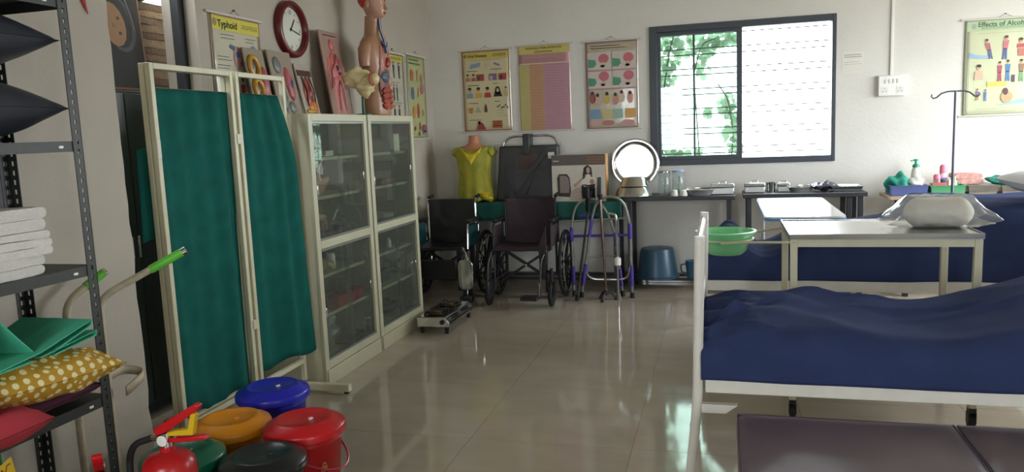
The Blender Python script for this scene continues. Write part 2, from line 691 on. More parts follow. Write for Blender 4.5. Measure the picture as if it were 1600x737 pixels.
# doorway: dark steel frame set in the reveal; a small open court behind
DK = mat('dark_door_frame', '#23262a', 0.5)
d1 = S('door_1', MB().bx(XL - 0.125, XL - 0.075, DY1 - 0.05, DY1, 0, DZ).bx(XL - 0.125, XL - 0.075, DY0, DY0 + 0.05, 0, DZ).bx(XL - 0.125, XL - 0.075, DY0, DY1, DZ - 0.05, DZ), DK, smooth=False)
COURT = mat('court_plaster', '#b9b7b2', 0.8, scale=2)
S('wall_court', MB().bx(-5.0, -4.85, 1.6, 6.6, -0.12, 3.0).bx(-4.85, -3.3, 6.45, 6.6, -0.12, 3.0).bx(-4.85, -3.3, 1.6, 1.75, -0.12, 3.0), COURT, smooth=False)
S('floor_court', MB().bx(-4.85, -3.07, 1.75, 6.45, -0.12, -0.0025), GROUT, smooth=False)

# ---------------- back window: steel frame, sliding sash pushed to the left, grille outside
FR = mat('window_frame_paint', '#3b4048', 0.45)
win = S('window_1', MB().bx(x0, x0 + 0.07, YB - 0.015, YB + 0.10, z0, z1).bx(x1 - 0.035, x1, YB - 0.015, YB + 0.10, z0, z1)
        .bx(x0 + 0.07, x1 - 0.035, YB - 0.015, YB + 0.10, z1 - 0.06, z1).bx(x0 + 0.07, x1 - 0.035, YB - 0.015, YB + 0.10, z0, z0 + 0.055), FR, bevel=0.004)
xm = 0.15
for k, yy in ((0, YB + 0.025), (1, YB + 0.062)):
    sa = MB()
    a, c = x0 + 0.07 + 0.004 * k, xm + 0.02 - 0.004 * k
    zb, zt = z0 + 0.055, z1 - 0.06
    sa.bx(a, a + 0.028, yy - 0.015, yy + 0.015, zb, zt).bx(c - 0.045, c, yy - 0.015, yy + 0.015, zb, zt)
    sa.bx(a + 0.028, c - 0.045, yy - 0.015, yy + 0.015, zb, zb + 0.03).bx(a + 0.028, c - 0.045, yy - 0.015, yy + 0.015, zt - 0.03, zt)
    so = sa.build('sash', FR, win, smooth=False)
    MB().bx(a + 0.026, c - 0.043, yy - 0.002, yy + 0.002, zb + 0.028, zt - 0.028).build('pane', WGLASS, so, smooth=False)
BARM = mat('grille_steel', '#5b5f63', 0.5, 0.4)
zz = z0 + 0.10
k = 0
while zz < z1 - 0.05:
    MB().cyl((x0 - 0.03, YB + 0.15, zz), (x1 + 0.03, YB + 0.15, zz), 0.006, 6).build('grille_bar', BARM, win)
    zz += 0.055 if k % 2 == 0 else 0.13
    k += 1
for xx in (-0.264, 0.15):
    MB().bx(xx - 0.01, xx + 0.01, YB + 0.145, YB + 0.155, z0 - 0.03, z1 + 0.03).build('grille_upright', BARM, win, smooth=False)


def side_window(name, along, c0, c1, z0, z1, pos, sgn):
    """plain framed window with a grille on a wall outside the picture"""
    mb, g = MB(), MB()

    def bb(m, a0, a1, d0, d1, zz0, zz1):
        if along == 'y':
            m.bx(min(pos + sgn * d0, pos + sgn * d1), max(pos + sgn * d0, pos + sgn * d1), a0, a1, zz0, zz1)
        else:
            m.bx(a0, a1, min(pos + sgn * d0, pos + sgn * d1), max(pos + sgn * d0, pos + sgn * d1), zz0, zz1)
    for a in (c0, (c0 + c1) / 2 - 0.03, c1 - 0.06):
        bb(mb, a, a + 0.06, 0.02, 0.09, z0, z1)
    bb(mb, c0, c1, 0.021, 0.089, z0, z0 + 0.06)
    bb(mb, c0, c1, 0.021, 0.089, z1 - 0.06, z1)
    w = S(name, mb, FR, smooth=False)
    z = z0 + 0.16
    while z < z1 - 0.08:
        g = MB()
        bb(g, c0, c1, 0.15, 0.158, z, z + 0.008)
        g.build('grille_bar', BARM, w, smooth=False)
        z += 0.15


side_window('added_window_right', 'y', WR[0], WR[1], WR[2], WR[3], XR, 1)  # unseen window added to throw daylight on the back wall
side_window('added_window_rear', 'x', WK2[0], WK2[1], WK2[2], WK2[3], YR, -1)  # unseen, added behind the camera as a light opening
side_window('window_4', 'x', WK[0], WK[1], WK[2], WK[3], YR, -1)

# ---------------- creeper outside the back window
LEAF = leafmat('creeper_leaf', '#869c86', '#a6b8a0')
STEM = mat('creeper_stem', '#4d4a35', 0.8)
lm = MB()
lp = [(0, -0.5), (0.32, -0.42), (0.5, -0.1), (0.3, 0.12), (0.36, 0.34), (0.1, 0.3), (0, 0.56), (-0.1, 0.3), (-0.36, 0.34), (-0.3, 0.12), (-0.5, -0.1), (-0.32, -0.42)]
vs = [(0, -0.06, 0)] + [(x, 0.10 * abs(x) ** 1.5, z) for x, z in lp]
lm.add(vs, [(0, i + 1, (i + 1) % 12 + 1) for i in range(12)])
leaf_o = lm.build('leaf', LEAF, None)
leaf_me = leaf_o.data
bpy.data.objects.remove(leaf_o)


def vine(label, path, blobs):
    dy_ = 0.3 + 0.21 * len([o for o in COL.objects if o.name.startswith('creeper_vine')])
    t = thing('creeper_vine', label, 'plant', (path[0][0], YB + dy_, 0.0), group='creepers outside the window')
    bx_ = path[0][0]
    pts = [(p[0] - bx_, 0.02 * math.sin(i * 1.7), p[1]) for i, p in enumerate(path)]
    MB().tube(fil(pts, 0.08, 3), 0.007, 6).build('stem', STEM, t)
    for (cx, cz, rx, rz, n) in blobs:
        for _ in range(n):
            a, r = rnd.uniform(0, 2 * PI), math.sqrt(rnd.random())
            o = bpy.data.objects.new('leaf', leaf_me)
            COL.objects.link(o)
            o.parent = t
            o.location = (cx + rx * r * math.cos(a) - bx_, rnd.uniform(-0.05, 0.14), cz + rz * r * math.sin(a))
            s = rnd.uniform(0.055, 0.1)
            o.scale = (s, s, s)
            o.rotation_euler = (rnd.uniform(-0.9, 0.5), rnd.uniform(-1.2, 1.2) + PI, rnd.uniform(-0.9, 0.9))


vine('leafy green creeper hanging down the left edge of the bright window', [(-0.60, -0.12), (-0.55, 0.9), (-0.6, 1.6), (-0.5, 2.2), (-0.42, 2.5)],
     [(-0.5, 2.22, 0.13, 0.2, 46), (-0.53, 1.9, 0.07, 0.25, 26), (-0.55, 1.5, 0.05, 0.2, 12), (-0.52, 1.33, 0.08, 0.1, 12), (-0.5, 1.2, 0.13, 0.05, 14)])
vine('leafy green creeper spreading across the top of the left window pane', [(-0.25, -0.12), (-0.22, 1.0), (-0.28, 2.0), (-0.2, 2.3), (0.1, 2.36)],
     [(-0.22, 2.26, 0.2, 0.12, 55), (0.05, 2.32, 0.12, 0.06, 20), (-0.2, 2.05, 0.08, 0.1, 10), (-0.3, 1.2, 0.16, 0.05, 12)])
vine('leafy green creeper climbing beside the middle post of the window', [(0.09, -0.12), (0.06, 0.9), (0.1, 1.4), (0.05, 1.75), (-0.05, 1.9)],
     [(0.03, 1.7, 0.1, 0.1, 22), (0.08, 1.48, 0.09, 0.16, 28), (0.09, 1.25, 0.1, 0.1, 16), (-0.12, 1.6, 0.05, 0.04, 5)])

# ================================================================== BEDS
def wr(x, y, s):
    return noise.noise(Vector((x * 2.3, y * 3.1, s))) * 0.6 + noise.noise(Vector((x * 6.1, y * 5.3, s + 4))) * 0.25 - 1.1 * abs(noise.noise(Vector((x * 2.6 + y * 1.5, y * 2.2, s + 9)))) + 0.35


def bed(label, x0, x1, y0, y1, zr, top, foot, hem, rail=0.052):
    """steel cot: foot end at x0, head beyond the picture at x1; top(x, t) gives the blanket height"""
    t = thing('hospital_bed', label, 'bed', (x0, (y0 + y1) / 2, 0))
    ox, oy = x0, (y0 + y1) / 2
    W = (y1 - y0) / 2
    L = x1 - x0
    for s in (-1, 1):
        MB().bx(0.03, L - 0.03, s * W - 0.018, s * W + 0.018, zr - rail, zr).build('side_rail', WHITEE, t, bevel=0.003)
    MB().bx(0.03, L - 0.03, -W + 0.018, W - 0.018, zr - 0.03, zr - 0.012).build('bed_deck', WHITEE, t)
    # end frames
    for k, xx in enumerate((0.0, L)):
        zt = foot if k == 0 else foot + 0.12
        for s in (-1, 1):
            lean = -0.045 if k == 0 else 0.02
            p = [(xx + lean, s * W, 0.0), (xx, s * W, zr - 0.1), (xx + 0.012, s * W, zt)]
            MB().tube(fil(p, 0.1), 0.020, 10).build('post', WHITEE, t)
            MB().cyl((xx + lean, s * W, 0), (xx + lean, s * W, 0.03), 0.022, 10).build('rubber_foot', RUBBER, t)
        for zz in ((zr - 0.06, zr + 0.24, zt - 0.03) if zt > 0.8 else (zr - 0.06, zt - 0.03)):
            MB().cyl((xx + 0.006, -W, zz), (xx + 0.006, W, zz), 0.014, 8).build('cross_bar', WHITEE, t)
        if zt > 0.8:
            MB().bx(xx + 0.0, xx + 0.012, -W + 0.03, W - 0.03, zr + 0.02, zt - 0.12).build('end_panel', WHITEE, t, bevel=0.004)
    # bracket of folded sheet under the near rail at the foot end
    MB().prism([(0.015, zr - 0.10), (0.15, zr - 0.10), (0.105, zr - 0.135), (0.015, zr - 0.135)], -W - 0.014, -W + 0.02).build('corner_bracket', WHITEE, t, bevel=0.003)
    # mattress
    MB().bx(0.03, L - 0.03, -W + 0.02, W - 0.02, zr + 0.001, zr + 0.10).build('mattress', mat('mattress_cover', '#26345c', 0.8), t, bevel=0.03)

    # blanket, falling over both sides
    def f(u, v):
        x = 0.015 + u * (L - 0.03)
        # v runs round the cross section
        H = top(x + ox, v)
        d = H - (zr - hem)
        per = 2 * W + 2 * d
        s = v * per
        r = 0.11
        if s < d:
            y, z = -W - 0.022, zr - hem + s
        elif s < d + 2 * W:
            y, z = -W - 0.022 + (s - d) / (2 * W) * (2 * W + 0.044), H
        else:
            y, z = W + 0.022, H - (s - d - 2 * W)
        # round the shoulder
        cy = W + 0.022 - abs(y)
        cz = H - z
        if cy < r and cz < r:
            dy, dz = r - cy, r - cz
            q = math.hypot(dy, dz)
            if q > r:
                y = math.copysign(W + 0.022 - r + dy * r / q, y)
                z = H - r + dz * r / q
        k = min(1, max(0, (z - (zr - hem)) / 0.06))
        w = wr(x + ox, y * 1.2 + z, ox + oy) * 0.012 * k
        # fans of folds near the foot end
        w += 0.013 * math.sin(26 * y + 14 * z + 9 * x + 2 * noise.noise(Vector((x * 4, y * 4, 1)))) * math.exp(-x / 0.25) * k
        for (ax, ay, bx_, by_, hh, ww) in RIDGES:
            ax_, ay_ = ax - ox, ay - oy
            dx, dy = bx_ - ax, by_ - ay
            L2 = dx * dx + dy * dy
            tt = ((x - ax_) * dx + (y - ay_) * dy) / L2
            if -0.2 < tt < 1.2:
                dd = abs((x - ax_) * dy - (y - ay_) * dx) / math.sqrt(L2)
                w += hh * math.exp(-(dd / ww) ** 2) * max(0, 1 - (2 * tt - 1) ** 4 if 0 <= tt <= 1 else 0) * k
        if abs(y) < W - 0.03:
            z += w * 1.6
        else:
            y += math.copysign(w, y)
        if s < 0.001 or s > per - 0.001:
            z += 0.008 * noise.noise(Vector((x * 3, 0, oy)))
        return (x, y, z)
    MB().grid(f, 170, 96).build('blanket', NAVY, t, solid=0.006, angle=80)
    return t


# raised creases on the near blanket: from, to, height, width
RIDGES = [(-0.09, 3.10, 0.30, 3.50, 0.016, 0.022), (-0.09, 3.02, 0.14, 3.08, 0.014, 0.014), (-0.09, 3.22, 0.12, 3.24, 0.012, 0.013), (-0.09, 3.36, 0.22, 3.62, 0.012, 0.016),
          (0.50, 3.42, 1.05, 3.52, 0.012, 0.018), (0.62, 3.30, 1.20, 3.42, 0.009, 0.02), (0.25, 3.60, 0.75, 3.66, 0.010, 0.016), (-0.09, 2.97, 0.2, 2.99, 0.010, 0.012)]


def sm(a, b, x):
    t = max(0, min(1, (x - a) / (b - a)))
    return t * t * (3 - 2 * t)


def top1(x, v):
    ridge = math.exp(-((x - 0.25 - 0.5 * (v - 0.5)) / 0.10) ** 2) * 0.03
    return 0.685 + 0.04 * sm(-0.1, 0.1, x) - 0.03 * sm(0.3, 0.75, x) + 0.22 * sm(0.75, 1.75, x) + ridge


def top2(x, v):
    return 0.65 + 0.15 * math.exp(-((x - 0.04) / 0.11) ** 2) + 0.13 * sm(0.22, 0.6, x) + 0.05 * sm(0.6, 1.05, x) + 0.14 * sm(1.02, 1.25, x)


bed1 = bed('near white steel cot under a navy blanket, green basin above its foot end', -0.10, 1.98, 2.96, 3.79, 0.535, top1, 1.085, 0.0)
bed2 = bed('far white steel cot under a navy blanket, behind the steel trolley', -0.13, 1.95, 5.02, 5.86, 0.52, top2, 0.58, 0.0, 0.07)

# white pillow seen at the right edge on the far cot
pm = pillow_mesh(0.5, 0.36, 0.15, seed=3.0)
po = pm.build('pillow', mat('white_linen', '#e9e9ea', 0.85, bump=0.2, bscale=30))
po.location = (1.88, 5.24, 1.075)
po.rotation_euler = (0.12, 0.05, 0.5)
tag(po, 'white pillow at the right edge, propped on the raised head of the far cot', 'pillow')

# ================================================================== COUCH in the foreground
t = thing('examination_couch', 'dark maroon rexine couch in the right foreground with two cushions', 'couch', (0.04, 1.85, 0))
cb = MB()
for i, (a, c) in enumerate(((0.0, 0.692), (0.697, 1.75))):
    def cf(u, v, a=a, c=c):
        return None
    m = MB()
    W, D, H = c - a, 0.88, 0.09
    nn = 22

    def g(u, v, W=W, D=D, a=a):
        x, y = a + u * W, v * D
        e = min(u * W, (1 - u) * W, v * D, (1 - v) * D)
        dz = 0.018 * (1 - math.exp(-e / 0.02)) + 0.004 * wr(x * 1.8, y * 1.8, 5 + a) * min(1, e / 0.05)
        return (x, y, 0.482 + dz)
    m.grid(g, nn + 14, nn)
    o = m.build('cushion_top', COUCHM, None, angle=80)
    o.parent = t
    m = MB().bx(a, c, 0, D, 0.41, 0.4825)
    q = m.build('cushion', COUCHM, t, bevel=0.012)
    o.parent = q
    MB().tube([(a + 0.004, 0.004, 0.484), (c - 0.004, 0.004, 0.484), (c - 0.004, D - 0.004, 0.484), (a + 0.004, D - 0.004, 0.484)], 0.0045, 6, closed=True).build('piping', COUCHM, q)
MB().bx(0.0, 1.75, 0.01, 0.84, 0.375, 0.41).build('frame', CREAM, t, bevel=0.004)
for xx in (0.03, 0.87, 1.71):
    for yy in (0.04, 0.81):
        MB().bx(xx - 0.015, xx + 0.015, yy - 0.015, yy + 0.015, 0.0, 0.375).build('leg', CREAM, t)

# ================================================================== INSTRUMENT TROLLEY between the cots
tx, ty = 0.315, 3.98
TW, TD, TZ = 0.845, 0.60, 0.945
t = thing('instrument_trolley', 'cream trolley with a polished steel top standing between the two cots', 'trolley', (tx, ty, 0))
q = MB().bx(0, TW, 0, TD, TZ - 0.012, TZ).build('steel_top', STEELB, t, bevel=0.003)
MB().bx(-0.004, TW + 0.004, -0.004, 0.0, TZ - 0.02, TZ + 0.006).bx(-0.004, TW + 0.004, TD, TD + 0.004, TZ - 0.02, TZ + 0.006).bx(-0.004, 0, 0, TD, TZ - 0.02, TZ + 0.006).bx(TW, TW + 0.004, 0, TD, TZ - 0.02, TZ + 0.006).build('rolled_edge', STEEL, q, smooth=False)
for (xx, yy) in ((0.018, 0.018), (TW - 0.018, 0.018), (0.018, TD - 0.018), (TW - 0.018, TD - 0.018)):
    lg = MB().bx(xx - 0.017, xx + 0.017, yy - 0.017, yy + 0.017, 0.105, TZ - 0.013).build('leg', CREAM, t, bevel=0.003)
    cs = MB().bx(xx - 0.016, xx + 0.016, yy - 0.02, yy + 0.02, 0.085, 0.105).bx(xx - 0.018, xx - 0.013, yy - 0.018, yy + 0.024, 0.03, 0.085).bx(xx + 0.013, xx + 0.018, yy - 0.018, yy + 0.024, 0.03, 0.085).build('castor_fork', BLACK, lg)
    MB().cyl((xx - 0.011, yy + 0.008, 0.038), (xx + 0.011, yy + 0.008, 0.038), 0.038, 18).build('castor_wheel', RUBBER, lg)
for (a, c) in (((0.03, 0.018), (TW - 0.03, 0.018)), ((0.03, TD - 0.018), (TW - 0.03, TD - 0.018)), ((0.018, 0.03), (0.018, TD - 0.03)), ((TW - 0.018, 0.03), (TW - 0.018, TD - 0.03))):
    for zz in (TZ - 0.036, 0.3):
        MB().bar((a[0], a[1], zz), (c[0], c[1], zz), 0.022, 0.045 if zz > 0.5 else 0.03).build('rail', CREAM, t)
MB().bx(0.02, TW - 0.02, 0.02, TD - 0.02, 0.316, 0.328).build('lower_shelf', STEELB, t)
# basin ring: two arms and a hoop to the left of the trolley
hc = Vector((-0.305, 0.285, TZ - 0.055))
MB().tube(fil([(0.02, 0.0, TZ - 0.035), (-0.2, 0.11, TZ - 0.05), (-0.33, 0.10, TZ - 0.055)], 0.1), 0.006, 8).build('holder_arm', CREAM, t)
MB().tube(fil([(0.02, TD - 0.03, TZ - 0.035), (-0.2, 0.46, TZ - 0.05), (-0.33, 0.47, TZ - 0.055)], 0.1), 0.006, 8).build('holder_arm', CREAM, t)
MB().tube([(hc.x + 0.142 * math.cos(a * PI / 16), hc.y + 0.142 * math.sin(a * PI / 16), hc.z) for a in range(32)], 0.006, 8, closed=True).build('holder_ring', CREAM, t)
# green basin
GB = mat('green_basin_plastic', '#7fce90', 0.3, var=0.04)
b = MB().lathe([(0.085, 0.0), (0.108, 0.02), (0.134, 0.085), (0.147, 0.115), (0.158, 0.115), (0.159, 0.125), (0.148, 0.127), (0.130, 0.085), (0.102, 0.02), (0.08, 0.008)], n=36)
o = b.build('wash_basin', GB)
o.location = (tx + hc.x, ty + hc.y, TZ - 0.137)
tag(o, 'green plastic wash basin resting in a hoop beside the steel trolley', 'basin')
# wrapped cotton on the trolley
t = thing('cotton_pack', 'off white cotton roll in clear plastic on the trolley top', 'pack', (1.035, 4.27, TZ))
m = MB()


def roll(u, v):
    a = 2 * PI * u
    e = min(1, 6 * min(v, 1 - v) + 0.08) ** 0.5
    r = (0.074 + 0.006 * noise.noise(Vector((math.cos(a) * 2, math.sin(a) * 2, v * 4)))) * e
    return (-0.155 + 0.31 * v, r * 1.25 * math.cos(a), max(0.004, 0.074 + r * math.sin(a)))


m.grid(roll, 36, 24, wrap=True)
m.f += [tuple(range(36)), tuple(range(36 * 23, 36 * 24))[::-1]]
m.m += [0, 0]
m.build('cotton_roll', mat('cotton', '#e2ddd0', 0.9, bump=0.4, bscale=25), t, angle=80)
m = MB()


def film(u, v):
    a = 2 * PI * u
    x = -0.235 + 0.47 * v
    e = abs(2 * v - 1)
    flat = max(0, (e - 0.62) / 0.38)
    n_ = noise.noise(Vector((math.cos(a) * 3, math.sin(a) * 3, v * 13)))
    rz = 0.084 * (1 - 0.75 * flat) + 0.010 * n_
    ry = 0.112 + 0.02 * flat + 0.014 * n_
    return (x + 0.02 * flat * math.sin(a * 3), ry * math.cos(a), max(0.002, 0.078 * (1 - 0.5 * flat) + rz * math.sin(a)))


m.grid(film, 54, 44, wrap=True)
m.build('plastic_wrap', COTWRAP, t, angle=80)

# ================================================================== OVERBED TABLE
t = thing('overbed_table', 'white topped overbed table with blue edge reaching across the far cot', 'table', (0.24, 4.80, 0))
TOPW = mat('white_laminate', '#f0f0ee', 0.14, var=0.01)
BLUEE = mat('blue_edging', '#5b8fc4', 0.4)
MB().slab(rrect(0.45, 1.22, 0.05, 5, 0.225, 0.61), 0.932, 0.942).build('table_top', TOPW, t)
MB().slab(rrect(0.456, 1.226, 0.052, 5, 0.225, 0.61), 0.915, 0.932).build('edge_band', BLUEE, t)
MB().tube(fil([(0.04, 1.14, 0.915), (0.04, 1.14, 0.04), (0.04, 0.4, 0.04)], 0.06), 0.013, 8).build('leg', WHITEE, t)
MB().tube(fil([(0.41, 1.14, 0.915), (0.41, 1.14, 0.04), (0.41, 0.4, 0.04)], 0.06), 0.013, 8).build('leg', WHITEE, t)
MB().cyl((0.04, 1.14, 0.3), (0.41, 1.14, 0.3), 0.011, 8).build('stretcher', WHITEE, t)
for xx in (0.04, 0.41):
    for yy in (0.42, 1.12):
        MB().cyl((xx - 0.01, yy, 0.018), (xx + 0.01, yy, 0.018), 0.018, 12).build('castor', RUBBER, t)

# ================================================================== IV STAND
t = thing('drip_stand', 'grey steel drip stand with two curled hooks behind the far cot', 'drip stand', (1.565, 6.1, 0))
GREYS = mat('grey_steel_paint', '#6a6a74', 0.4, 0.5)
MB().cyl((0, 0, 0.1), (0, 0, 1.66), 0.0095, 10).build('pole', GREYS, t)
MB().cyl((0, 0, 0.1), (0, 0, 0.95), 0.0135, 10).build('outer_tube', GREYS, t)
for s in (-1, 1):
    p = [(0, 0, 1.66), (s * 0.05, 0, 1.66), (s * 0.09, 0, 1.648), (s * 0.118, 0, 1.622), (s * 0.138, 0, 1.616), (s * 0.152, 0, 1.63), (s * 0.148, 0, 1.645)]
    MB().tube(p, 0.0055, 8).build('hook', GREYS, t)
for k in range(4):
    a = k * PI / 2 + 0.4
    MB().tube(fil([(0, 0, 0.12), (0.1 * math.cos(a), 0.1 * math.sin(a), 0.1), (0.26 * math.cos(a), 0.26 * math.sin(a), 0.035)], 0.05), 0.011, 8).build('foot', GREYS, t)
    MB().cyl((0.26 * math.cos(a) - 0.01, 0.26 * math.sin(a), 0.018), (0.26 * math.cos(a) + 0.01, 0.26 * math.sin(a), 0.018), 0.018, 12).build('castor', RUBBER, t)

# ================================================================== GLASS CABINETS
def cabinet(y0, y1, label):
    X0, X1, H = -2.82, -2.35, 1.66
    t = thing('display_cabinet', label, 'cabinet', (X1, y0, 0), group='steel glass-fronted cabinets')
    W, D = y1 - y0, X1 - X0
    # local: x from -D (wall) to 0 (front), y 0..W
    MB().bx(-D, -0.02, 0, 0.012, 0.0, H).bx(-D, -0.02, W - 0.012, W, 0.0, H).bx(-D, -D + 0.01, 0.012, W - 0.012, 0.02, H).bx(-D + 0.01, -0.02, 0.012, W - 0.012, H - 0.012, H).bx(-D + 0.01, -0.02, 0.012, W - 0.012, 0.12, 0.135).build('body', CREAMC, t, smooth=False)
    fw = 0.048
    MB().bx(-0.02, 0, 0, fw, 0.0, H).bx(-0.02, 0, W - fw, W, 0.0, H).bx(-0.02, 0, fw, W - fw, H - 0.045, H).bx(-0.02, 0, fw, W - fw, 0.10, 0.15).bx(-0.02, 0, fw, W - fw, 0.845, 0.895).build('face_frame', CREAMC, t, bevel=0.003)
    MB().bx(-0.03, 0.010, 0.01, W - 0.01, 0.0, 0.098).build('plinth', CREAMC, t, bevel=0.003)
    TR = mat('door_track', '#83857c', 0.4, 0.6)
    for zz in (0.15, 0.83, 0.895, H - 0.06):
        MB().bx(-0.028, -0.002, fw, W - fw, zz, zz + 0.014).build('track', TR, t, smooth=False)
    for zz in (1.395, 1.155, 0.665, 0.415, ):
        MB().bx(-D + 0.012, -0.06, 0.014, W - 0.014, zz - 0.02, zz).build('shelf', CREAMC, t, bevel=0.002)
    MB().bx(-D + 0.012, -0.03, 0.014, W - 0.014, 0.865, 0.885).build('shelf', CREAMC, t, bevel=0.002)
    for (za, zb) in ((0.164, 0.83), (0.909, H - 0.06)):
        mid = W / 2
        for k, (a, c, xx) in enumerate(((fw - 0.006, mid + 0.02, -0.009), (mid - 0.02, W - fw + 0.006, -0.019))):
            g = MB().bx(xx - 0.002, xx + 0.002, a, c, za, zb).build('glass_door', GLASS, t, smooth=False)
            yy = a + 0.022 if k == 0 else c - 0.022
            zz = (za + zb) / 2 - (0.05 if k == 0 else 0.0)
            MB().bx(xx + 0.002, xx + 0.007, yy - 0.008, yy + 0.008, zz - 0.03, zz + 0.03).build('finger_pull', CHROME, g, bevel=0.002)
    return t


cab1 = cabinet(4.115, 4.895, 'cream steel cabinet with glass doors beside the green screen, anatomy boards on top')
cab2 = cabinet(4.915, 5.72, 'cream steel cabinet with glass doors nearest the wheelchairs, torso model on top')

# ================================================================== GREEN FOLDING SCREEN
sx, z0s, z1s = -2.475, 0.19, 1.875
t = thing('folding_screen', 'cream framed folding screen with green cloth panels beside the cabinets', 'screen', (sx, 2.98, 0))
tw = 0.027


def panel(x, ya, yb, name='panel_frame'):
    m = MB()
    for yy in (ya, yb):
        m.bx(x - tw / 2, x + tw / 2, yy - tw / 2, yy + tw / 2, 0.055, z1s)
    m.bx(x - tw / 2, x + tw / 2, ya + tw / 2, yb - tw / 2, z1s - tw, z1s).bx(x - tw / 2, x + tw / 2, ya + tw / 2, yb - tw / 2, z0s - tw, z0s)
    p = m.build(name, CREAM, t, bevel=0.003)
    for zz in (1.765,):
        MB().cyl((x, ya, zz), (x, yb, zz), 0.002, 6).build('curtain_wire', CHROME, p)
    return p


def curtain(x, ya, yb, par, seed, flare=0.0, za=0.245, zb=1.768, amp=0.022, bulge=0.05, base=-0.012):
    def f(u, v):
        z = za + (zb - za) * v
        y = ya + (yb - ya) * u
        k = 1 - v
        fold = math.sin(u * 10 + seed + 0.9 * math.sin(u * 7 + seed)) * amp * (0.25 + 0.75 * k) + math.sin(u * 24 + seed * 2 + 1.2 * v) * 0.008 * (0.4 + 0.6 * v)
        out = bulge * math.sin(PI * min(0.5, k * 1.6)) * (0.15 + 0.85 * u)
        y += flare * k * k * u
        z += (0.006 * math.sin(u * 10 + seed) + 0.03 * noise.noise(Vector((u * 3, seed, 0)))) * k
        return (x + base + fold + out, y, z)
    return MB().grid(f, 90, 34).build('cloth', GREENC, par, solid=0.002, angle=80)


p1 = panel(0, 0.0, 0.585)
curtain(0, 0.02, 0.57, p1, 0.3, flare=0.03, za=0.2, amp=0.016, bulge=0.0)
p2 = panel(0, 0.635, 1.085)
curtain(0, 0.645, 1.06, p2, 2.1, flare=0.06, za=0.24, bulge=0.09)
p3 = panel(-0.032, 0.0, 0.585)


def flap(u, v):
    return (-0.062 + 0.01 * math.sin(u * 8), -0.075 + 0.30 * u + 0.02 * v, 1.07 + 0.42 * v + 0.015 * math.sin(u * 5))


MB().grid(flap, 12, 10).build('cloth', GREENC, p3, solid=0.002)
for yy in (0.0, 0.585, 0.635, 1.085):
    if yy == 0.585:
        continue
    dy = -0.04 if yy > 1 else 0.0
    MB().bx(-0.30, 0.325, yy - 0.02 + dy, yy + 0.02 + dy, 0.012, 0.055).build('foot', CREAM, t, bevel=0.004)
    for xx in (-0.28, 0.30):
        MB().cyl((xx, yy + dy, 0), (xx, yy + dy, 0.012), 0.016, 10).build('glide', RUBBER, t)
for zz in (0.5, 1.5):
    MB().bx(-0.004, 0.018, 0.59, 0.63, zz, zz + 0.05).build('hinge', CREAM, t)
MB().bx(0.0135, 0.015, -0.011, 0.011, 1.45, 1.53).build('tape_label', PAPER, t, smooth=False)

# ================================================================== TABLES along the back wall
def table(label, x0, x1, y0, y1, z, topm, legm, th=0.035, legs=None, rail=True):
    t = thing('side_table', label, 'table', (x0, y0, 0))
    W, D = x1 - x0, y1 - y0
    MB().bx(0, W, 0, D, z - th, z).build('table_top', topm, t, bevel=0.004)
    for xx in (legs or (0.05, W - 0.05)):
        for yy in (0.04, D - 0.04):
            MB().bx(xx - 0.02, xx + 0.02, yy - 0.02, yy + 0.02, 0, z - th).build('leg', legm, t, bevel=0.002)
    for xx in (legs or (0.05, W - 0.05)):
        MB().bx(xx - 0.012, xx + 0.012, 0.06, D - 0.06, 0.08, 0.105).build('foot_rail', legm, t)
    if rail:
        MB().bx(0.07, W - 0.07, D - 0.052, D - 0.028, 0.08, 0.105).build('stretcher', legm, t)
        MB().bx(0.07, W - 0.07, D * 0.42, D * 0.42 + 0.024, 0.08, 0.105).build('stretcher', legm, t)
    return t


GREEND = mat('green_table_cloth', '#16544a', 0.85, var=0.12, scale=8)
tg = table('low dark table under a green cloth behind the two wheelchairs', -2.52, -0.90, 6.95, 7.44, 0.835, DARKT, DARKT)
cl = MB()


def clf(u, v):
    x = -2.535 + u * 1.65
    d = 0.16
    s = v / 0.25 * d if v <= 0.26 else d + (v - 0.25) / 0.75 * 0.5
    if s <= d + 1e-6 and v < 0.26:
        return (x, 6.938 + 0.006 * math.sin(x * 31), 0.840 - d + s + 0.006 * math.sin(x * 17))
    return (x, 6.938 + (s - d), 0.840)


cl.grid(clf, 90, 17)
o = cl.build('table_cloth', GREEND, solid=0.004, angle=60)
tag(o, 'dark green cloth hanging over the front edge of the low table', 'tablecloth')
t1 = table('dark narrow table holding glass jars, under the left half of the window', -0.875, 0.098, 7.0, 7.44, 0.875, DARKT, DARKT)
t2 = table('dark narrow table holding steel trays, under the right half of the window', 0.165, 1.165, 7.0, 7.44, 0.885, DARKT, DARKT, legs=(0.05, 0.86, 0.95), rail=False)
t3 = table('pale wood topped table at the right holding plastic trays', 1.33, 2.9, 6.98, 7.44, 0.846, WOODT, DARKT, th=0.03, legs=(0.14, 0.9, 1.5), rail=False)

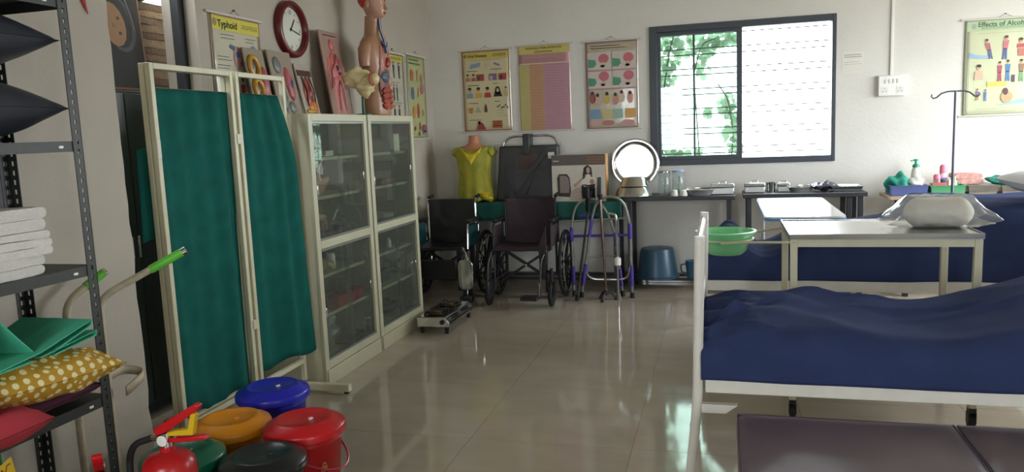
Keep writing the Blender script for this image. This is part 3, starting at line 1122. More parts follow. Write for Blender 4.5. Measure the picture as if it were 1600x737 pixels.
# ================================================================== WHEELCHAIRS
def wheelchair(label, loc, rotz, fab, legrest):
    t = thing('wheelchair', label, 'wheelchair', loc, rotz, 'wheelchairs in front of the green table')
    hw = 0.235
    for s in (-1, 1):
        x = s * hw
        # back upright with push handle
        MB().tube(fil([(x, 0, 0.20), (x, 0, 0.90), (x, 0.11, 0.925)], 0.05), 0.011, 8).build('back_post', CHROME if legrest else BLACK, t)
        MB().cyl((x, 0.03, 0.915), (x, 0.125, 0.925), 0.017, 10).build('push_grip', RUBBER, t)
        # side frame
        MB().tube(fil([(x, 0, 0.49), (x, -0.40, 0.49), (x, -0.44, 0.12)], 0.05), 0.011, 8).build('side_frame', BLACK, t)
        MB().tube(fil([(x, 0, 0.22), (x, -0.42, 0.22)], 0.05), 0.011, 8).build('side_frame', BLACK, t)
        # armrest
        ax = s * (hw + 0.025)
        MB().tube(fil([(ax, -0.02, 0.50), (ax, -0.02, 0.71), (ax, -0.32, 0.71), (ax, -0.35, 0.48)], 0.05), 0.010, 8).build('arm_frame', CHROME if legrest else BLACK, t)
        MB().bx(ax - 0.024, ax + 0.024, -0.31, 0.0, 0.715, 0.74).build('arm_pad', BLACK, t, bevel=0.008)
        MB().bx(ax - 0.004, ax + 0.004, -0.31, -0.03, 0.50, 0.68).build('skirt_guard', fab if not legrest else mat('teal_guard', '#1f5a60', 0.5), t, bevel=0.003)
        # large wheel
        wx = s * (hw + 0.085)
        wl = MB().tube([(wx, 0.0 + 0.29 * math.cos(a * PI / 20), 0.305 + 0.29 * math.sin(a * PI / 20)) for a in range(40)], 0.0155, 8, closed=True).build('large_wheel', RUBBER, t)
        MB().tube([(wx, 0.268 * math.cos(a * PI / 20), 0.305 + 0.268 * math.sin(a * PI / 20)) for a in range(40)], 0.010, 6, closed=True).build('rim', BLACK, wl)
        MB().tube([(wx + s * 0.028, 0.25 * math.cos(a * PI / 20), 0.305 + 0.25 * math.sin(a * PI / 20)) for a in range(40)], 0.008, 6, closed=True).build('hand_rim', CHROME, wl)
        for k in range(8):
            a = k * PI / 4 + 0.2
            MB().tube([(wx, 0.02 * math.cos(a), 0.305 + 0.02 * math.sin(a)), (wx, 0.265 * math.cos(a), 0.305 + 0.265 * math.sin(a))], [0.014, 0.009], 6).build('spoke', BLACK, wl)
        MB().cyl((wx - 0.035, 0, 0.305), (wx + 0.035, 0, 0.305), 0.028, 14).build('hub', BLACK, wl)
        MB().cyl((x, 0, 0.305), (wx, 0, 0.305), 0.009, 8).build('axle', CHROME, wl)
        # castor
        cx = s * (hw + 0.045)
        cw = MB().tube([(cx, -0.46 + 0.085 * math.cos(a * PI / 12), 0.103 + 0.085 * math.sin(a * PI / 12)) for a in range(24)], 0.018, 8, closed=True).build('castor', RUBBER, t)
        MB().cyl((cx - 0.008, -0.46, 0.103), (cx + 0.008, -0.46, 0.103), 0.075, 18).build('castor_disc', BLACK, cw)
        MB().bx(cx - 0.03, cx - 0.024, -0.475, -0.42, 0.09, 0.215).bx(cx + 0.024, cx + 0.03, -0.475, -0.42, 0.09, 0.215).bx(cx - 0.03, cx + 0.03, -0.475, -0.41, 0.209, 0.217).build('fork', BLACK, cw)
        MB().cyl((cx, -0.44, 0.217), (cx, -0.44, 0.33), 0.014, 10).build('stem', BLACK, cw)
        MB().bar((cx, -0.44, 0.30), (x, -0.42, 0.30), 0.02).build('stem_bracket', BLACK, cw)
    # fabric
    def bk(u, v):
        return ((u - 0.5) * 2 * hw, 0.0 + 0.05 * math.sin(PI * u) * (0.5 + 0.5 * v) + 0.004 * noise.noise(Vector((u * 6, v * 6, 1))), 0.47 + 0.43 * v)
    MB().grid(bk, 24, 20).build('backrest', fab, t, solid=0.012, angle=80)

    def st(u, v):
        return ((u - 0.5) * 2 * hw, -0.42 + 0.41 * v, 0.505 - 0.025 * math.sin(PI * u))
    MB().grid(st, 24, 16).build('seat', fab, t, solid=0.014, angle=80)
    MB().bx(-hw, hw, -0.432, -0.42, 0.478, 0.508).build('seat_hem', fab, t, bevel=0.004)
    # folding cross brace
    for s in (-1, 1):
        br = MB().bar((-s * hw, -0.2 + s * 0.012, 0.47), (s * hw, -0.2 + s * 0.012, 0.17), 0.02, 0.024).build('cross_brace', BLACK, t)
    MB().cyl((0, -0.23, 0.32), (0, -0.17, 0.32), 0.012, 10).build('brace_bolt', CHROME, t)
    if legrest:
        # swung chrome leg rest with calf plate, on the chair's left
        x = 0.325
        MB().tube(fil([(hw, -0.42, 0.5), (x + 0.0, -0.55, 0.44), (x, -0.60, 0.10)], 0.06), 0.010, 8).build('legrest_tube', CHROME, t)
        c = MB().prism(rrect(0.135, 0.26, 0.05, 5, x, 0.30), -0.64, -0.622).build('calf_plate', STEEL, t, bevel=0.004)
        MB().bx(x - 0.032, x - 0.024, -0.65, -0.64, 0.18, 0.42).bx(x + 0.024, x + 0.032, -0.65, -0.64, 0.18, 0.42).build('plate_rib', CHROME, c, smooth=False)
        MB().bx(x - 0.05, x + 0.06, -0.68, -0.60, 0.06, 0.12).build('foot_plate', BLACK, t, bevel=0.012)
        x = -0.24
        MB().tube(fil([(x, -0.42, 0.5), (x, -0.55, 0.44), (x, -0.60, 0.10)], 0.06), 0.010, 8).build('legrest_tube', BLACK, t)
        MB().prism(rrect(0.135, 0.20, 0.05, 5, x, 0.30), -0.63, -0.61).build('calf_pad', BREX, t, bevel=0.004)
        MB().bx(-hw - 0.06, hw - 0.05, -0.47, -0.44, 0.22, 0.40).build('leg_strap', BREX, t, bevel=0.01)
    else:
        x = 0.185
        MB().tube(fil([(hw, -0.42, 0.48), (x + 0.02, -0.50, 0.42), (x + 0.01, -0.56, 0.11)], 0.06), 0.010, 8).build('legrest_tube', BLACK, t)
        MB().cyl((x + 0.01, -0.56, 0.11), (x + 0.01, -0.56, 0.22), 0.012, 8).build('legrest_sleeve', CHROME, t)
        MB().bx(x - 0.14, x + 0.012, -0.66, -0.53, 0.085, 0.115).build('foot_plate', BLACK, t, bevel=0.01)
        MB().prism([(x - 0.01, 0.52), (x + 0.06, 0.70), (x + 0.06, 0.45), (x + 0.04, 0.25), (x + 0.0, 0.25)], -0.46, -0.45).build('hanging_strap', fab, t, bevel=0.003)
        x = -0.25
        MB().tube(fil([(x, -0.42, 0.48), (x - 0.02, -0.50, 0.40), (x - 0.02, -0.54, 0.11)], 0.06), 0.010, 8).build('legrest_tube', BLACK, t)
        MB().cyl((x - 0.02, -0.54, 0.08), (x - 0.02, -0.54, 0.22), 0.009, 8).build('legrest_sleeve', CHROME, t)
        MB().bx(x + 0.0, x + 0.03, -0.66, -0.50, 0.10, 0.25).build('foot_plate', BLACK, t, bevel=0.01)
    return t


wheelchair('wheelchair with black backrest and chrome calf plate beside the glass cabinet', (-2.475, 6.86, 0), 0.0, BREX, True)
wheelchair('wheelchair with maroon cloth backrest in the middle, before the wrapped pack', (-1.71, 6.84, 0), 0.0, MAROON, False)

# ================================================================== GAS STOVE on the floor
t = thing('gas_stove', 'two burner steel gas stove on the floor beside the glass cabinet', 'stove', (-2.27, 5.38, 0))
SW, SD = 0.26, 0.58
m = MB()
pf = [(0, 0.055), (SW, 0.055), (SW, 0.09), (SW - 0.03, 0.13), (0, 0.13)]
n = len(pf)
m.add([(x, 0, z) for x, z in pf] + [(x, SD, z) for x, z in pf], [tuple(range(n)), tuple(range(2 * n - 1, n - 1, -1))] + [(i, i + n, (i + 1) % n + n, (i + 1) % n) for i in range(n)])
body = m.build('body', STEEL, t, bevel=0.004)
for yy in (0.14, 0.43):
    bn = MB().lathe([(0.075, 0.0), (0.085, 0.004), (0.06, 0.006), (0.045, 0.002)], (0.115, yy, 0.131), 24).build('drip_pan', STEEL, t)
    MB().lathe([(0.03, 0), (0.034, 0.012), (0.03, 0.02), (0.0, 0.022)], (0.115, yy, 0.133), 18, cap1=False).build('burner', mat('brass_burner', '#6b5330', 0.4, 0.8), bn)
    for k in range(4):
        a = k * PI / 2 + PI / 4
        MB().bar((0.115 + 0.03 * math.cos(a), yy + 0.03 * math.sin(a), 0.160), (0.115 + 0.10 * math.cos(a), yy + 0.10 * math.sin(a), 0.160), 0.006, 0.008).bar((0.115 + 0.098 * math.cos(a), yy + 0.098 * math.sin(a), 0.131), (0.115 + 0.098 * math.cos(a), yy + 0.098 * math.sin(a), 0.160), 0.006).build('pan_support', IRON, bn)
for yy in (0.17, 0.41):
    k = MB().cyl((SW - 0.018, yy, 0.106), (SW + 0.012, yy, 0.124), 0.017, 14).build('knob', BLACK, t)
    MB().box((SW + 0.012, yy, 0.124), (0.012, 0.006, 0.03), (0, -0.55, 0)).build('knob_grip', BLACK, k)
MB().lathe([(0.013, 0), (0.018, 0.006)], (0, 0, 0), 14).build('gas_inlet', BLACK, t, loc=(SW - 0.055, -0.004, 0.095), rot=(R(90), 0, 0))
for (xx, yy) in ((0.03, 0.03), (SW - 0.03, 0.03), (0.03, SD - 0.03), (SW - 0.03, SD - 0.03)):
    MB().cyl((xx, yy, 0), (xx, yy, 0.055), 0.014, 12, r1=0.018).build('foot', RUBBER, t)

# ================================================================== WALKER, CRUTCH, STICKS
PURP = mat('purple_sleeve', '#4a3a9a', 0.45)
t = thing('walking_frame', 'aluminium walking frame with purple sleeves leaning before the green table', 'walking frame', (-1.05, 6.8, 0))
l1 = fil([(-0.19, -0.03, 0.02), (-0.08, 0.02, 0.76), (-0.02, 0.03, 0.90), (0.17, 0.03, 0.90), (0.25, 0.02, 0.72), (0.265, -0.02, 0.02)], 0.14, 6)
l2 = fil([(-0.27, 0.03, 0.02), (-0.285, 0.07, 0.68), (-0.22, 0.08, 0.87), (-0.02, 0.08, 0.88), (0.10, 0.08, 0.62), (0.17, 0.05, 0.02)], 0.14, 6)
for l in (l1, l2):
    MB().tube(l, 0.0125, 8).build('tube_frame', ALU, t)
for (p, q) in (((-0.19, -0.03, 0.02), (-0.08, 0.02, 0.76)), ((0.265, -0.02, 0.02), (0.25, 0.02, 0.72)), ((-0.27, 0.03, 0.02), (-0.285, 0.07, 0.68)), ((0.17, 0.05, 0.02), (0.10, 0.08, 0.62))):
    p, q = Vector(p), Vector(q)
    MB().cyl(p.lerp(q, 0.12), p.lerp(q, 0.38), 0.0165, 10).build('leg_sleeve', PURP, t)
    if p.x != 0.17:
        MB().cyl(p.lerp(q, 0.72), p.lerp(q, 0.92), 0.0155, 10).build('upper_sleeve', PURP, t)
    MB().cyl((p.x, p.y, 0), (p.x, p.y, 0.05), 0.021, 12, r1=0.017).build('rubber_tip', RUBBER, t)
MB().cyl((-0.285, 0.06, 0.545), (0.252, 0.015, 0.56), 0.0115, 8).build('cross_tube', PURP, t)
MB().cyl((-0.22, 0.085, 0.725), (-0.05, 0.085, 0.735), 0.012, 8).build('cross_tube', PURP, t)
MB().cyl((-0.29, 0.07, 0.68), (0.24, 0.025, 0.71), 0.009, 8).build('brace', ALU, t)
MB().cyl((-0.14, 0.0, 0.36), (0.11, 0.04, 0.37), 0.008, 8).build('brace', ALU, t)
MB().tube(fil([(-0.16, -0.02, 0.26), (-0.12, 0.0, 0.16), (0.22, 0.0, 0.16), (0.255, -0.01, 0.28)], 0.08), 0.010, 8).build('lower_bow', ALU, t)
MB().cyl((-0.28, 0.05, 0.52), (-0.292, 0.05, 0.59), 0.02, 10).build('push_button', PURP, t)

t = thing('elbow_crutch', 'black elbow crutch with wide cuff leaning on the walking frame', 'crutch', (-1.255, 6.61, 0))
p0, p1 = Vector((0, 0, 0)), Vector((0.085, 0.20, 0.76))
MB().cyl(p0, p1, 0.0115, 10).build('shaft', BLACK, t)
MB().cyl((0, 0, 0), (0.006, 0.012, 0.05), 0.019, 10).build('rubber_tip', RUBBER, t)
MB().tube([p1, (0.093, 0.16, 0.88), (0.12, 0.14, 0.96)], [0.02, 0.022, 0.024], 10).build('forearm', BLACK, t)
MB().tube(fil([p1, (0.10, 0.08, 0.775)], 0.02), 0.015, 10).build('hand_grip', RUBBER, t)


def cuff(u, v):
    a = -0.5 + u * 4.1
    return (0.115 + 0.062 * math.cos(a + 1.2), 0.13 + 0.052 * math.sin(a + 1.2), 0.90 + 0.10 * v + 0.02 * math.sin(a))


MB().grid(cuff, 20, 6).build('cuff', BLACK, t, solid=0.006)

BRONZE = mat('bronze_tube', '#7d6a5e', 0.25, 0.9)
t = thing('tripod_stick', 'bronze coloured walking stick with a black three toed foot', 'walking stick', (-1.0, 6.66, 0))
MB().tube([(0, 0, 0.07), (-0.022, 0.03, 0.50)], 0.010, 10).build('lower_shaft', BRONZE, t)
MB().tube([(-0.02, 0.028, 0.46), (-0.04, 0.05, 0.89)], 0.0125, 10).build('upper_shaft', BRONZE, t)
MB().lathe([(0.012, 0), (0.016, 0.01), (0.022, 0.05), (0.018, 0.055)], (-0.041, 0.052, 0.88), 12).build('end_cap', BLACK, t)
MB().cyl((0, 0, 0.05), (0, 0, 0.09), 0.02, 10).build('foot_hub', BLACK, t)
for a in (0.3, 2.4, 4.4):
    ft = MB().tube(fil([(0, 0, 0.075), (0.05 * math.cos(a), 0.05 * math.sin(a), 0.07), (0.085 * math.cos(a), 0.085 * math.sin(a), 0.012)], 0.03), 0.009, 8).build('toe', BLACK, t)
    MB().cyl((0.085 * math.cos(a), 0.085 * math.sin(a), 0), (0.085 * math.cos(a), 0.085 * math.sin(a), 0.022), 0.014, 10).build('rubber_tip', RUBBER, ft)

t = thing('folding_stick', 'shiny metal stick in clear wrap standing beside the bronze stick', 'walking stick', (-0.90, 6.70, 0))
MB().cyl((0, 0, 0.06), (-0.01, 0.04, 0.72), 0.010, 10).build('shaft', CHROME, t)
MB().tube(fil([(-0.01, 0.04, 0.70), (-0.012, 0.04, 0.75), (-0.09, 0.06, 0.76)], 0.03), 0.013, 10).build('handle', ALU, t)
MB().lathe([(0.012, 0), (0.03, 0.01), (0.03, 0.07), (0.012, 0.08)], (0, 0, 0.30), 12).build('wrist_clip', WHITE, t)
MB().lathe([(0.024, 0), (0.024, 0.03), (0.012, 0.06)], (0, 0, 0.0), 12).build('rubber_tip', mat('grey_rubber', '#6d6862', 0.7), t)
m = MB()


def wrap(u, v):
    a = 2 * PI * u
    r = 0.026 + 0.010 * noise.noise(Vector((math.cos(a) * 2, math.sin(a) * 2, v * 14)))
    return (r * math.cos(a) - 0.01 * v, r * math.sin(a) + 0.04 * v, 0.36 + 0.34 * v)


m.grid(wrap, 18, 30, wrap=True).build('plastic_wrap', PLASTIC, t)

# ================================================================== BLUE TUB AND MUG under the narrow table
TUBB = mat('blue_tub_plastic', '#2f4f66', 0.35, var=0.05)
o = MB().lathe([(0.195, 0.0), (0.205, 0.004), (0.205, 0.016), (0.188, 0.02), (0.155, 0.24), (0.145, 0.27), (0.10, 0.277), (0.0, 0.279)], n=36, cap0=False, cap1=False).build('wash_tub', TUBB, solid=0.003)
o.location = (-0.60, 7.24, 0.1065)
tag(o, 'blue grey plastic tub turned upside down under the jar table', 'tub')
t = thing('plastic_mug', 'small blue plastic mug next to the upside down tub', 'mug', (-0.27, 7.22, 0.106))
TB2 = mat('blue_mug_plastic', '#3c6a86', 0.35)
MB().lathe([(0.055, 0), (0.06, 0.01), (0.075, 0.15), (0.078, 0.155), (0.072, 0.15), (0.055, 0.012)], n=24).build('cup', TB2, t)
MB().tube(fil([(-0.066, 0, 0.125), (-0.115, 0, 0.12), (-0.11, 0, 0.05), (-0.062, 0, 0.04)], 0.02), 0.007, 8).build('handle', TB2, t)

# ================================================================== PEDAL-LESS BINS with lids
def bin_(label, x, y, H, r, bc, lc, white_dot=False, handle=None):
    t = thing('lidded_bin', label, 'bin', (x, y, 0), group='lidded bins by the screen')
    mb_ = mat('bin_%s' % bc, bc, 0.3, var=0.04)
    ml = mat('bin_%s' % lc, lc, 0.3, var=0.04)
    rb = r * 0.90
    MB().lathe([(rb * 0.74, 0.0), (rb * 0.77, 0.006), (rb * 0.97, H - 0.085), (rb * 1.0, H - 0.08), (rb * 1.0, H - 0.05), (rb * 0.96, H - 0.05)], n=40).build('bucket', mb_, t)
    ld = MB().lathe([(r * 0.97, H - 0.062), (r * 1.0, H - 0.058), (r * 1.0, H - 0.034), (r * 0.97, H - 0.024), (r * 0.80, H - 0.014), (r * 0.74, H - 0.004), (r * 0.66, H), (r * 0.58, H - 0.004), (r * 0.5, H - 0.011), (0.0, H - 0.012)], n=44, cap1=False).build('lid', ml, t, angle=50)
    MB().lathe([(0.011, 0), (0.009, 0.004), (0.0, 0.005)], (r * 0.12, r * 0.1, H - 0.012), 12, cap1=False).build('lid_button', WHITE if white_dot else ml, ld)
    if handle:
        # bail hanging down the +X side
        p = []
        for k in range(15):
            a = PI * k / 14
            yy = -math.cos(a) * rb * 1.03
            dr = math.sin(a)
            p.append((dr * rb * 1.05 + 0.012 * dr, yy, H - 0.09 - 0.10 * dr))
        MB().tube(p, 0.0045, 8).build('bail', handle, t)
        for s in (-1, 1):
            MB().bx(-0.015, 0.015, s * rb * 1.0 - 0.006, s * rb * 1.0 + 0.006, H - 0.11, H - 0.075).build('lug', mb_, t, bevel=0.003)
    return t


bin_('deep blue lidded bin, farthest of the bin cluster by the screen foot', -2.004, 3.011, 0.40, 0.166, '#1a1fa8', '#2026b4', True)
bin_('yellow orange lidded bin between the blue bin and the green bin', -1.946, 2.614, 0.40, 0.160, '#c97a10', '#d98a12')
rb_ = bin_('bright red lidded bin with wire handle and oval sticker', -1.605, 2.61, 0.42, 0.160, '#b8141c', '#c4161e', True, mat('bail_pink', '#c22a44', 0.3))
bin_('black lidded grey bin in front of the red bin', -1.587, 2.292, 0.41, 0.153, '#4b4d52', '#16181a')
bin_('dark green lidded bin partly behind the red extinguisher', -1.912, 2.277, 0.41, 0.150, '#0d5f45', '#10694d')
# sticker on the red bin
def on_cyl(mb, r, c, ang0, z0):
    """wrap flat (x, z) print round a vertical cylinder"""
    mb.v = [(c[0] + (r + 0.0012 - y) * math.cos(ang0 + x / r), c[1] + (r + 0.0012 - y) * math.sin(ang0 + x / r), z0 + z) for x, y, z in mb.v]
    return mb


m = MB().disc(0, 0, 0.016, 0.052, 0, 0.0, 20).disc(0, 0, 0.013, 0.047, 1, -0.0006, 20).rect(-0.012, -0.012, 0.012, 0.012, 2, -0.001).disc(0.0, -0.028, 0.008, 0.012, 3, -0.001).disc(0, 0.026, 0.008, 0.012, 0, -0.001)
on_cyl(m, 0.1345, (0, 0), -0.55, 0.22).build('sticker', [mat('sticker_gold', '#c2a25a', 0.4), mat('sticker_red', '#9b2020', 0.4), mat('sticker_blue', '#22305f', 0.4), mat('sticker_green', '#5c8a3a', 0.4)], rb_, smooth=False)

# ================================================================== FIRE EXTINGUISHERS
def extinguisher(label, x, y, H, r, rot, lettering):
    t = thing('fire_extinguisher', label, 'extinguisher', (x, y, 0), rot)
    RX = mat('extinguisher_red', '#b51c20', 0.28, var=0.03)
    MB().lathe([(r * 0.92, 0), (r, 0.012), (r, H - 0.06), (r * 0.93, H - 0.03), (r * 0.72, H - 0.008), (r * 0.35, H), (0.022, H + 0.004), (0.022, H + 0.02)], n=36).build('cylinder', RX, t, angle=60)
    MB().cyl((0, 0, H + 0.02), (0, 0, H + 0.065), 0.018, 14).build('valve', STEEL, t)
    MB().cyl((-0.05, 0, H + 0.045), (0.03, 0, H + 0.045), 0.011, 10).build('valve_outlet', STEEL, t)
    MB().lathe([(0.016, 0), (0.018, 0.008), (0.0, 0.01)], (0, 0, 0), 16, cap1=False).build('gauge', WHITE, t, loc=(0, -0.018, H + 0.045), rot=(R(90), 0, 0))
    # upper lever rising to the right, lower carrying handle with yellow guard
    MB().prism([(-0.03, H + 0.055), (0.01, H + 0.07), (0.125, H + 0.145), (0.13, H + 0.16), (0.115, H + 0.165), (-0.035, H + 0.08)], -0.014, 0.014).build('lever', RED, t, bevel=0.003)
    MB().prism([(-0.02, H + 0.048), (0.06, H + 0.052), (0.145, H + 0.062), (0.145, H + 0.048), (0.05, H + 0.036), (-0.02, H + 0.034)], -0.014, 0.014).build('carry_handle', RED, t, bevel=0.003)
    YL = mat('yellow_guard', '#d9b41a', 0.4)
    if lettering:
        MB().prism([(0.005, H + 0.056), (0.10, H + 0.062), (0.115, H + 0.13), (0.10, H + 0.135), (0.085, H + 0.082), (0.04, H + 0.075), (0.01, H + 0.068)], -0.012, 0.012).build('safety_guard', YL, t, bevel=0.002)
    MB().tube([(0.0 + 0.016 * math.cos(a * PI / 8), 0.016, H + 0.085 + 0.016 * math.sin(a * PI / 8)) for a in range(16)], 0.002, 6, closed=True).build('pin_ring', CHROME, t)
    # hose
    MB().tube(fil([(-0.05, 0, H + 0.045), (-0.13, -0.01, H + 0.02), (-r - 0.05, -0.015, H - 0.12), (-r - 0.022, -0.01, H - 0.34)], 0.09, 6), 0.011, 10).build('hose', RUBBER, t)
    if lettering:
        bl = mat('label_blue', '#232a5c', 0.4)
        m = MB()
        a0, a1 = -PI * 0.98, -0.06
        N = 24
        for (za, zb, mi) in ((-0.16, 0.0, 0), (0.003, 0.006, 1), (-0.026, -0.0235, 1)):
            rr = r + (0.0008 if mi == 0 else 0.0012)
            for k in range(N):
                b0, b1 = a0 + (a1 - a0) * k / N, a0 + (a1 - a0) * (k + 1) / N
                m.add([(rr * math.cos(b), rr * math.sin(b), H - 0.075 + z) for b, z in ((b0, za), (b1, za), (b1, zb), (b0, zb))], [(0, 1, 2, 3)], mi)
        lb = m.build('label_band', [bl, WHITE], t, angle=80)
        tx_ = text('ER', 0.03, WHITE, t, (0, 0, 0))
        me = tx_.data
        for v in me.vertices:
            a = -0.62 + v.co.x / r
            z = H - 0.102 + v.co.y
            v.co = ((r + 0.0016) * math.cos(a), (r + 0.0016) * math.sin(a), z)
        tx_.rotation_euler = (0, 0, 0)
        tx_.scale = (1, 1, 1)
        tx_.parent = lb
    return t


extinguisher('red fire extinguisher with blue label band and yellow guard by the bins', -1.735, 2.0, 0.525, 0.085, 0.1, True)
extinguisher('red fire extinguisher at the bottom left, only its lever showing', -1.90, 1.885, 0.43, 0.070, -0.8, False)

# ================================================================== SLOTTED STEEL RACK
RXF, RXB, RYF, RYN, RH = -2.03, -2.345, 2.10, 1.15, 2.3
rk = thing('slotted_rack', 'dark slotted steel rack with four shelves at the left edge', 'rack', (RXF, RYF, 0))
DXR, DYR = RXB - RXF, RYN - RYF


def angle_post(sx_, sy_):
    """L section with real slots: one flange along x, the other along y"""
    m = MB()
    w, th, p, hole = 0.038, 0.0025, 0.032, 0.016
    for ax in (0, 1):
        def put(a0, a1, z0, z1, ax=ax):
            if ax == 0:
                m.bx(min(0, sx_ * a0, sx_ * a1) if a0 == 0 else min(sx_ * a0, sx_ * a1), max(sx_ * a0, sx_ * a1), min(0, sy_ * th), max(0, sy_ * th), z0, z1)
            else:
                m.bx(min(0, sx_ * th), max(0, sx_ * th), min(sy_ * a0, sy_ * a1), max(sy_ * a0, sy_ * a1), z0, z1)
        put(0, 0.015, 0, RH)
        put(0.023, w, 0, RH)
        z = 0.0
        while z < RH - p:
            put(0.015, 0.023, z, z + p - hole)
            z += p
    return m


for (xx, yy, sx_, sy_) in ((0, 0, -1, -1), (DXR, 0, 1, -1), (0, DYR, -1, 1), (DXR, DYR, 1, 1)):
    angle_post(sx_, sy_).build('upright', IRON, rk, smooth=False, loc=(xx, yy, 0))
for zz in (0.24, 0.67, 1.12, 1.53, 1.985):
    x0_, x1_, y0_, y1_ = DXR + 0.003, -0.003, DYR + 0.003, -0.003
    m = MB().bx(x0_, x1_, y0_, y1_, zz - 0.003, zz)
    m.bx(x1_ - 0.002, x1_, y0_, y1_, zz - 0.034, zz - 0.003).bx(x0_, x0_ + 0.002, y0_, y1_, zz - 0.034, zz - 0.003)
    m.bx(x0_, x1_, y1_ - 0.002, y1_, zz - 0.034, zz - 0.003).bx(x0_, x1_, y0_, y0_ + 0.002, zz - 0.034, zz - 0.003)
    sh = m.build('shelf', IRON, rk, smooth=False)
    MB().slab(rrect(0.018, 0.008, 0.0038, 3), 0, 0.0012).build('slot_mark', WHITE, sh, loc=(-0.0025, -0.085, zz - 0.018), rot=(R(90), 0, R(90)))

# things on the rack -------------------------------------------------
DNAVY = mat('dark_navy_rexine', '#2a2e37', 0.45, var=0.1, scale=5)
for k, (zz, lab) in enumerate(((1.6365, 'dark navy cushion with pointed end, lower of two on the top shelf'), (1.849, 'dark navy cushion with pointed end, upper of two on the top shelf'))):
    m = pillow_mesh(0.66, 0.30, 0.208, p=2.0, q=0.62, wr=0.004, seed=k * 3.0)
    o = m.build('cushion', DNAVY, angle=60)
    o.location = (-2.187, 1.745 - 0.01 * k, zz)
    o.rotation_euler = (0, 0, PI / 2)
    tag(o, lab, 'cushion', 'navy cushions on the rack')

TOWEL = mat('white_terry', '#d9d5ce', 0.95, var=0.04, scale=30, bump=0.6, bscale=220)


def folded(L, W, H, layers, seed):
    """flat folded cloth: capsule-section layers, fold toward +X"""
    m = MB()
    th = H / layers
    for k in range(layers):
        zc = th * (k + 0.5)
        off = rnd.uniform(-0.012, 0.012)

        r_ = th * 0.49
        prof = [(L / 2 - r_ + r_ * math.cos(R(a)), r_ * math.sin(R(a))) for a in range(-90, 91, 18)]
        prof += [(L / 2 - r_ - (L - 2 * r_) * q_ / 9, r_) for q_ in range(1, 9)]
        prof += [(-L / 2 + r_ + r_ * math.cos(R(a)), r_ * math.sin(R(a))) for a in range(90, 271, 18)]
        prof += [(-L / 2 + r_ + (L - 2 * r_) * q_ / 10, -r_) for q_ in range(1, 11)]

        def f(u, v, zc=zc, off=off, k=k, prof=prof):
            x, z = prof[min(39, int(round(u * 40)))]
            y = (v - 0.5) * W
            sw = 1 + 0.22 * noise.noise(Vector((x * 11, y * 11, seed + 2 * k)))
            return (x + off + 0.012 * noise.noise(Vector((y * 14, k * 3, seed))) * (x / L + 0.5), y + 0.004 * noise.noise(Vector((x * 20, k, seed))), max(0.0, zc + z * min(1.0, sw) + 0.004 * (k > 0) * noise.noise(Vector((x * 8, y * 8, seed)))))
        m.grid(f, 40, 14, wrap=True)
        n0 = len(m.v)
        e0 = [i for i in range(n0 - 40 * 14, n0 - 40 * 14 + 40)]
        e1 = [i for i in range(n0 - 40, n0)]
        m.f.append(tuple(reversed(e0)))
        m.f.append(tuple(e1))
        m.m += [0, 0]
    return m


z = 1.1205
for k, (H, L, lab) in enumerate(((0.062, 0.36, 'bottom white folded towel of the stack on the rack'), (0.076, 0.39, 'middle white folded towel of the stack on the rack'), (0.072, 0.36, 'top white folded towel of the stack on the rack'))):
    o = folded(L, 0.27, H, 2 if k != 1 else 3, k * 5.0).build('folded_towel', TOWEL, angle=60)
    o.location = (-2.19, 1.755 + 0.01 * k, z)
    o.rotation_euler = (0, 0, PI / 2 + (0.04, -0.05, 0.03)[k])
    tag(o, lab, 'towel', 'white towels on the rack')
    z += H

# shelf with cushions and drape
o = pillow_mesh(0.38, 0.30, 0.07, p=3, seed=8.0, mat_=None).build('cushion', mat('maroon_cushion_cloth', '#4a1c30', 0.85), angle=60)
o.location = (-2.18, 1.895, 0.712)
o.rotation_euler = (0, 0, PI / 2)
tag(o, 'dark maroon flat cushion under the yellow spotted one', 'cushion')
o = pillow_mesh(0.48, 0.36, 0.15, p=2.6, q=0.5, wr=0.012, seed=4.0).build('cushion', dotted('yellow_spotted_cloth', '#b58a1e', '#e5dba8', 38), angle=60)
o.location = (-2.125, 1.855, 0.805)
o.rotation_euler = (0.0, 0.07, PI / 2 - 0.04)
tag(o, 'yellow cushion with white spots on the rack shelf', 'cushion')
REDC = mat('red_cushion_cloth', '#a12b35', 0.9, var=0.08)
for k, (loc, rot, lab) in enumerate((((-2.09, 1.36, 0.730), (0.04, 0, PI / 2), 'lower red cushion drooping over the rack shelf edge'), ((-2.11, 1.33, 0.835), (0.03, 0, PI / 2), 'upper red cushion beside the yellow spotted one'))):
    o = pillow_mesh(0.80 if k == 0 else 0.56, 0.36, 0.10, p=6, q=0.42, wr=0.012, seed=2.0 + k).build('cushion', REDC, angle=60)
    o.location = loc
    o.rotation_euler = rot
    tag(o, lab, 'cushion', 'red cushions on the rack')
# green folded drape sheets
DRP = mat('green_drape_cloth', '#48b08f', 0.85, var=0.06)
m = MB()


def fold_sheet(pts, x0, x1, skew):
    """sheet bent along straight creases: pts (y, z)"""
    pts = [Vector((0, p[0], p[1])) for p in pts]
    n = 7
    vs, fs = [], []
    for i, p in enumerate(pts):
        for j in range(n):
            t_ = j / (n - 1)
            vs.append((x0 + (x1 - x0) * t_, p.y + skew * t_, p.z + 0.006 * noise.noise(Vector((t_ * 3, i, 2))) - 0.02 * (1 - t_) * (i % 2)))
    for i in range(len(pts) - 1):
        for j in range(n - 1):
            a = i * n + j
            fs.append((a, a + 1, a + n + 1, a + n))
    m.add(vs, fs)


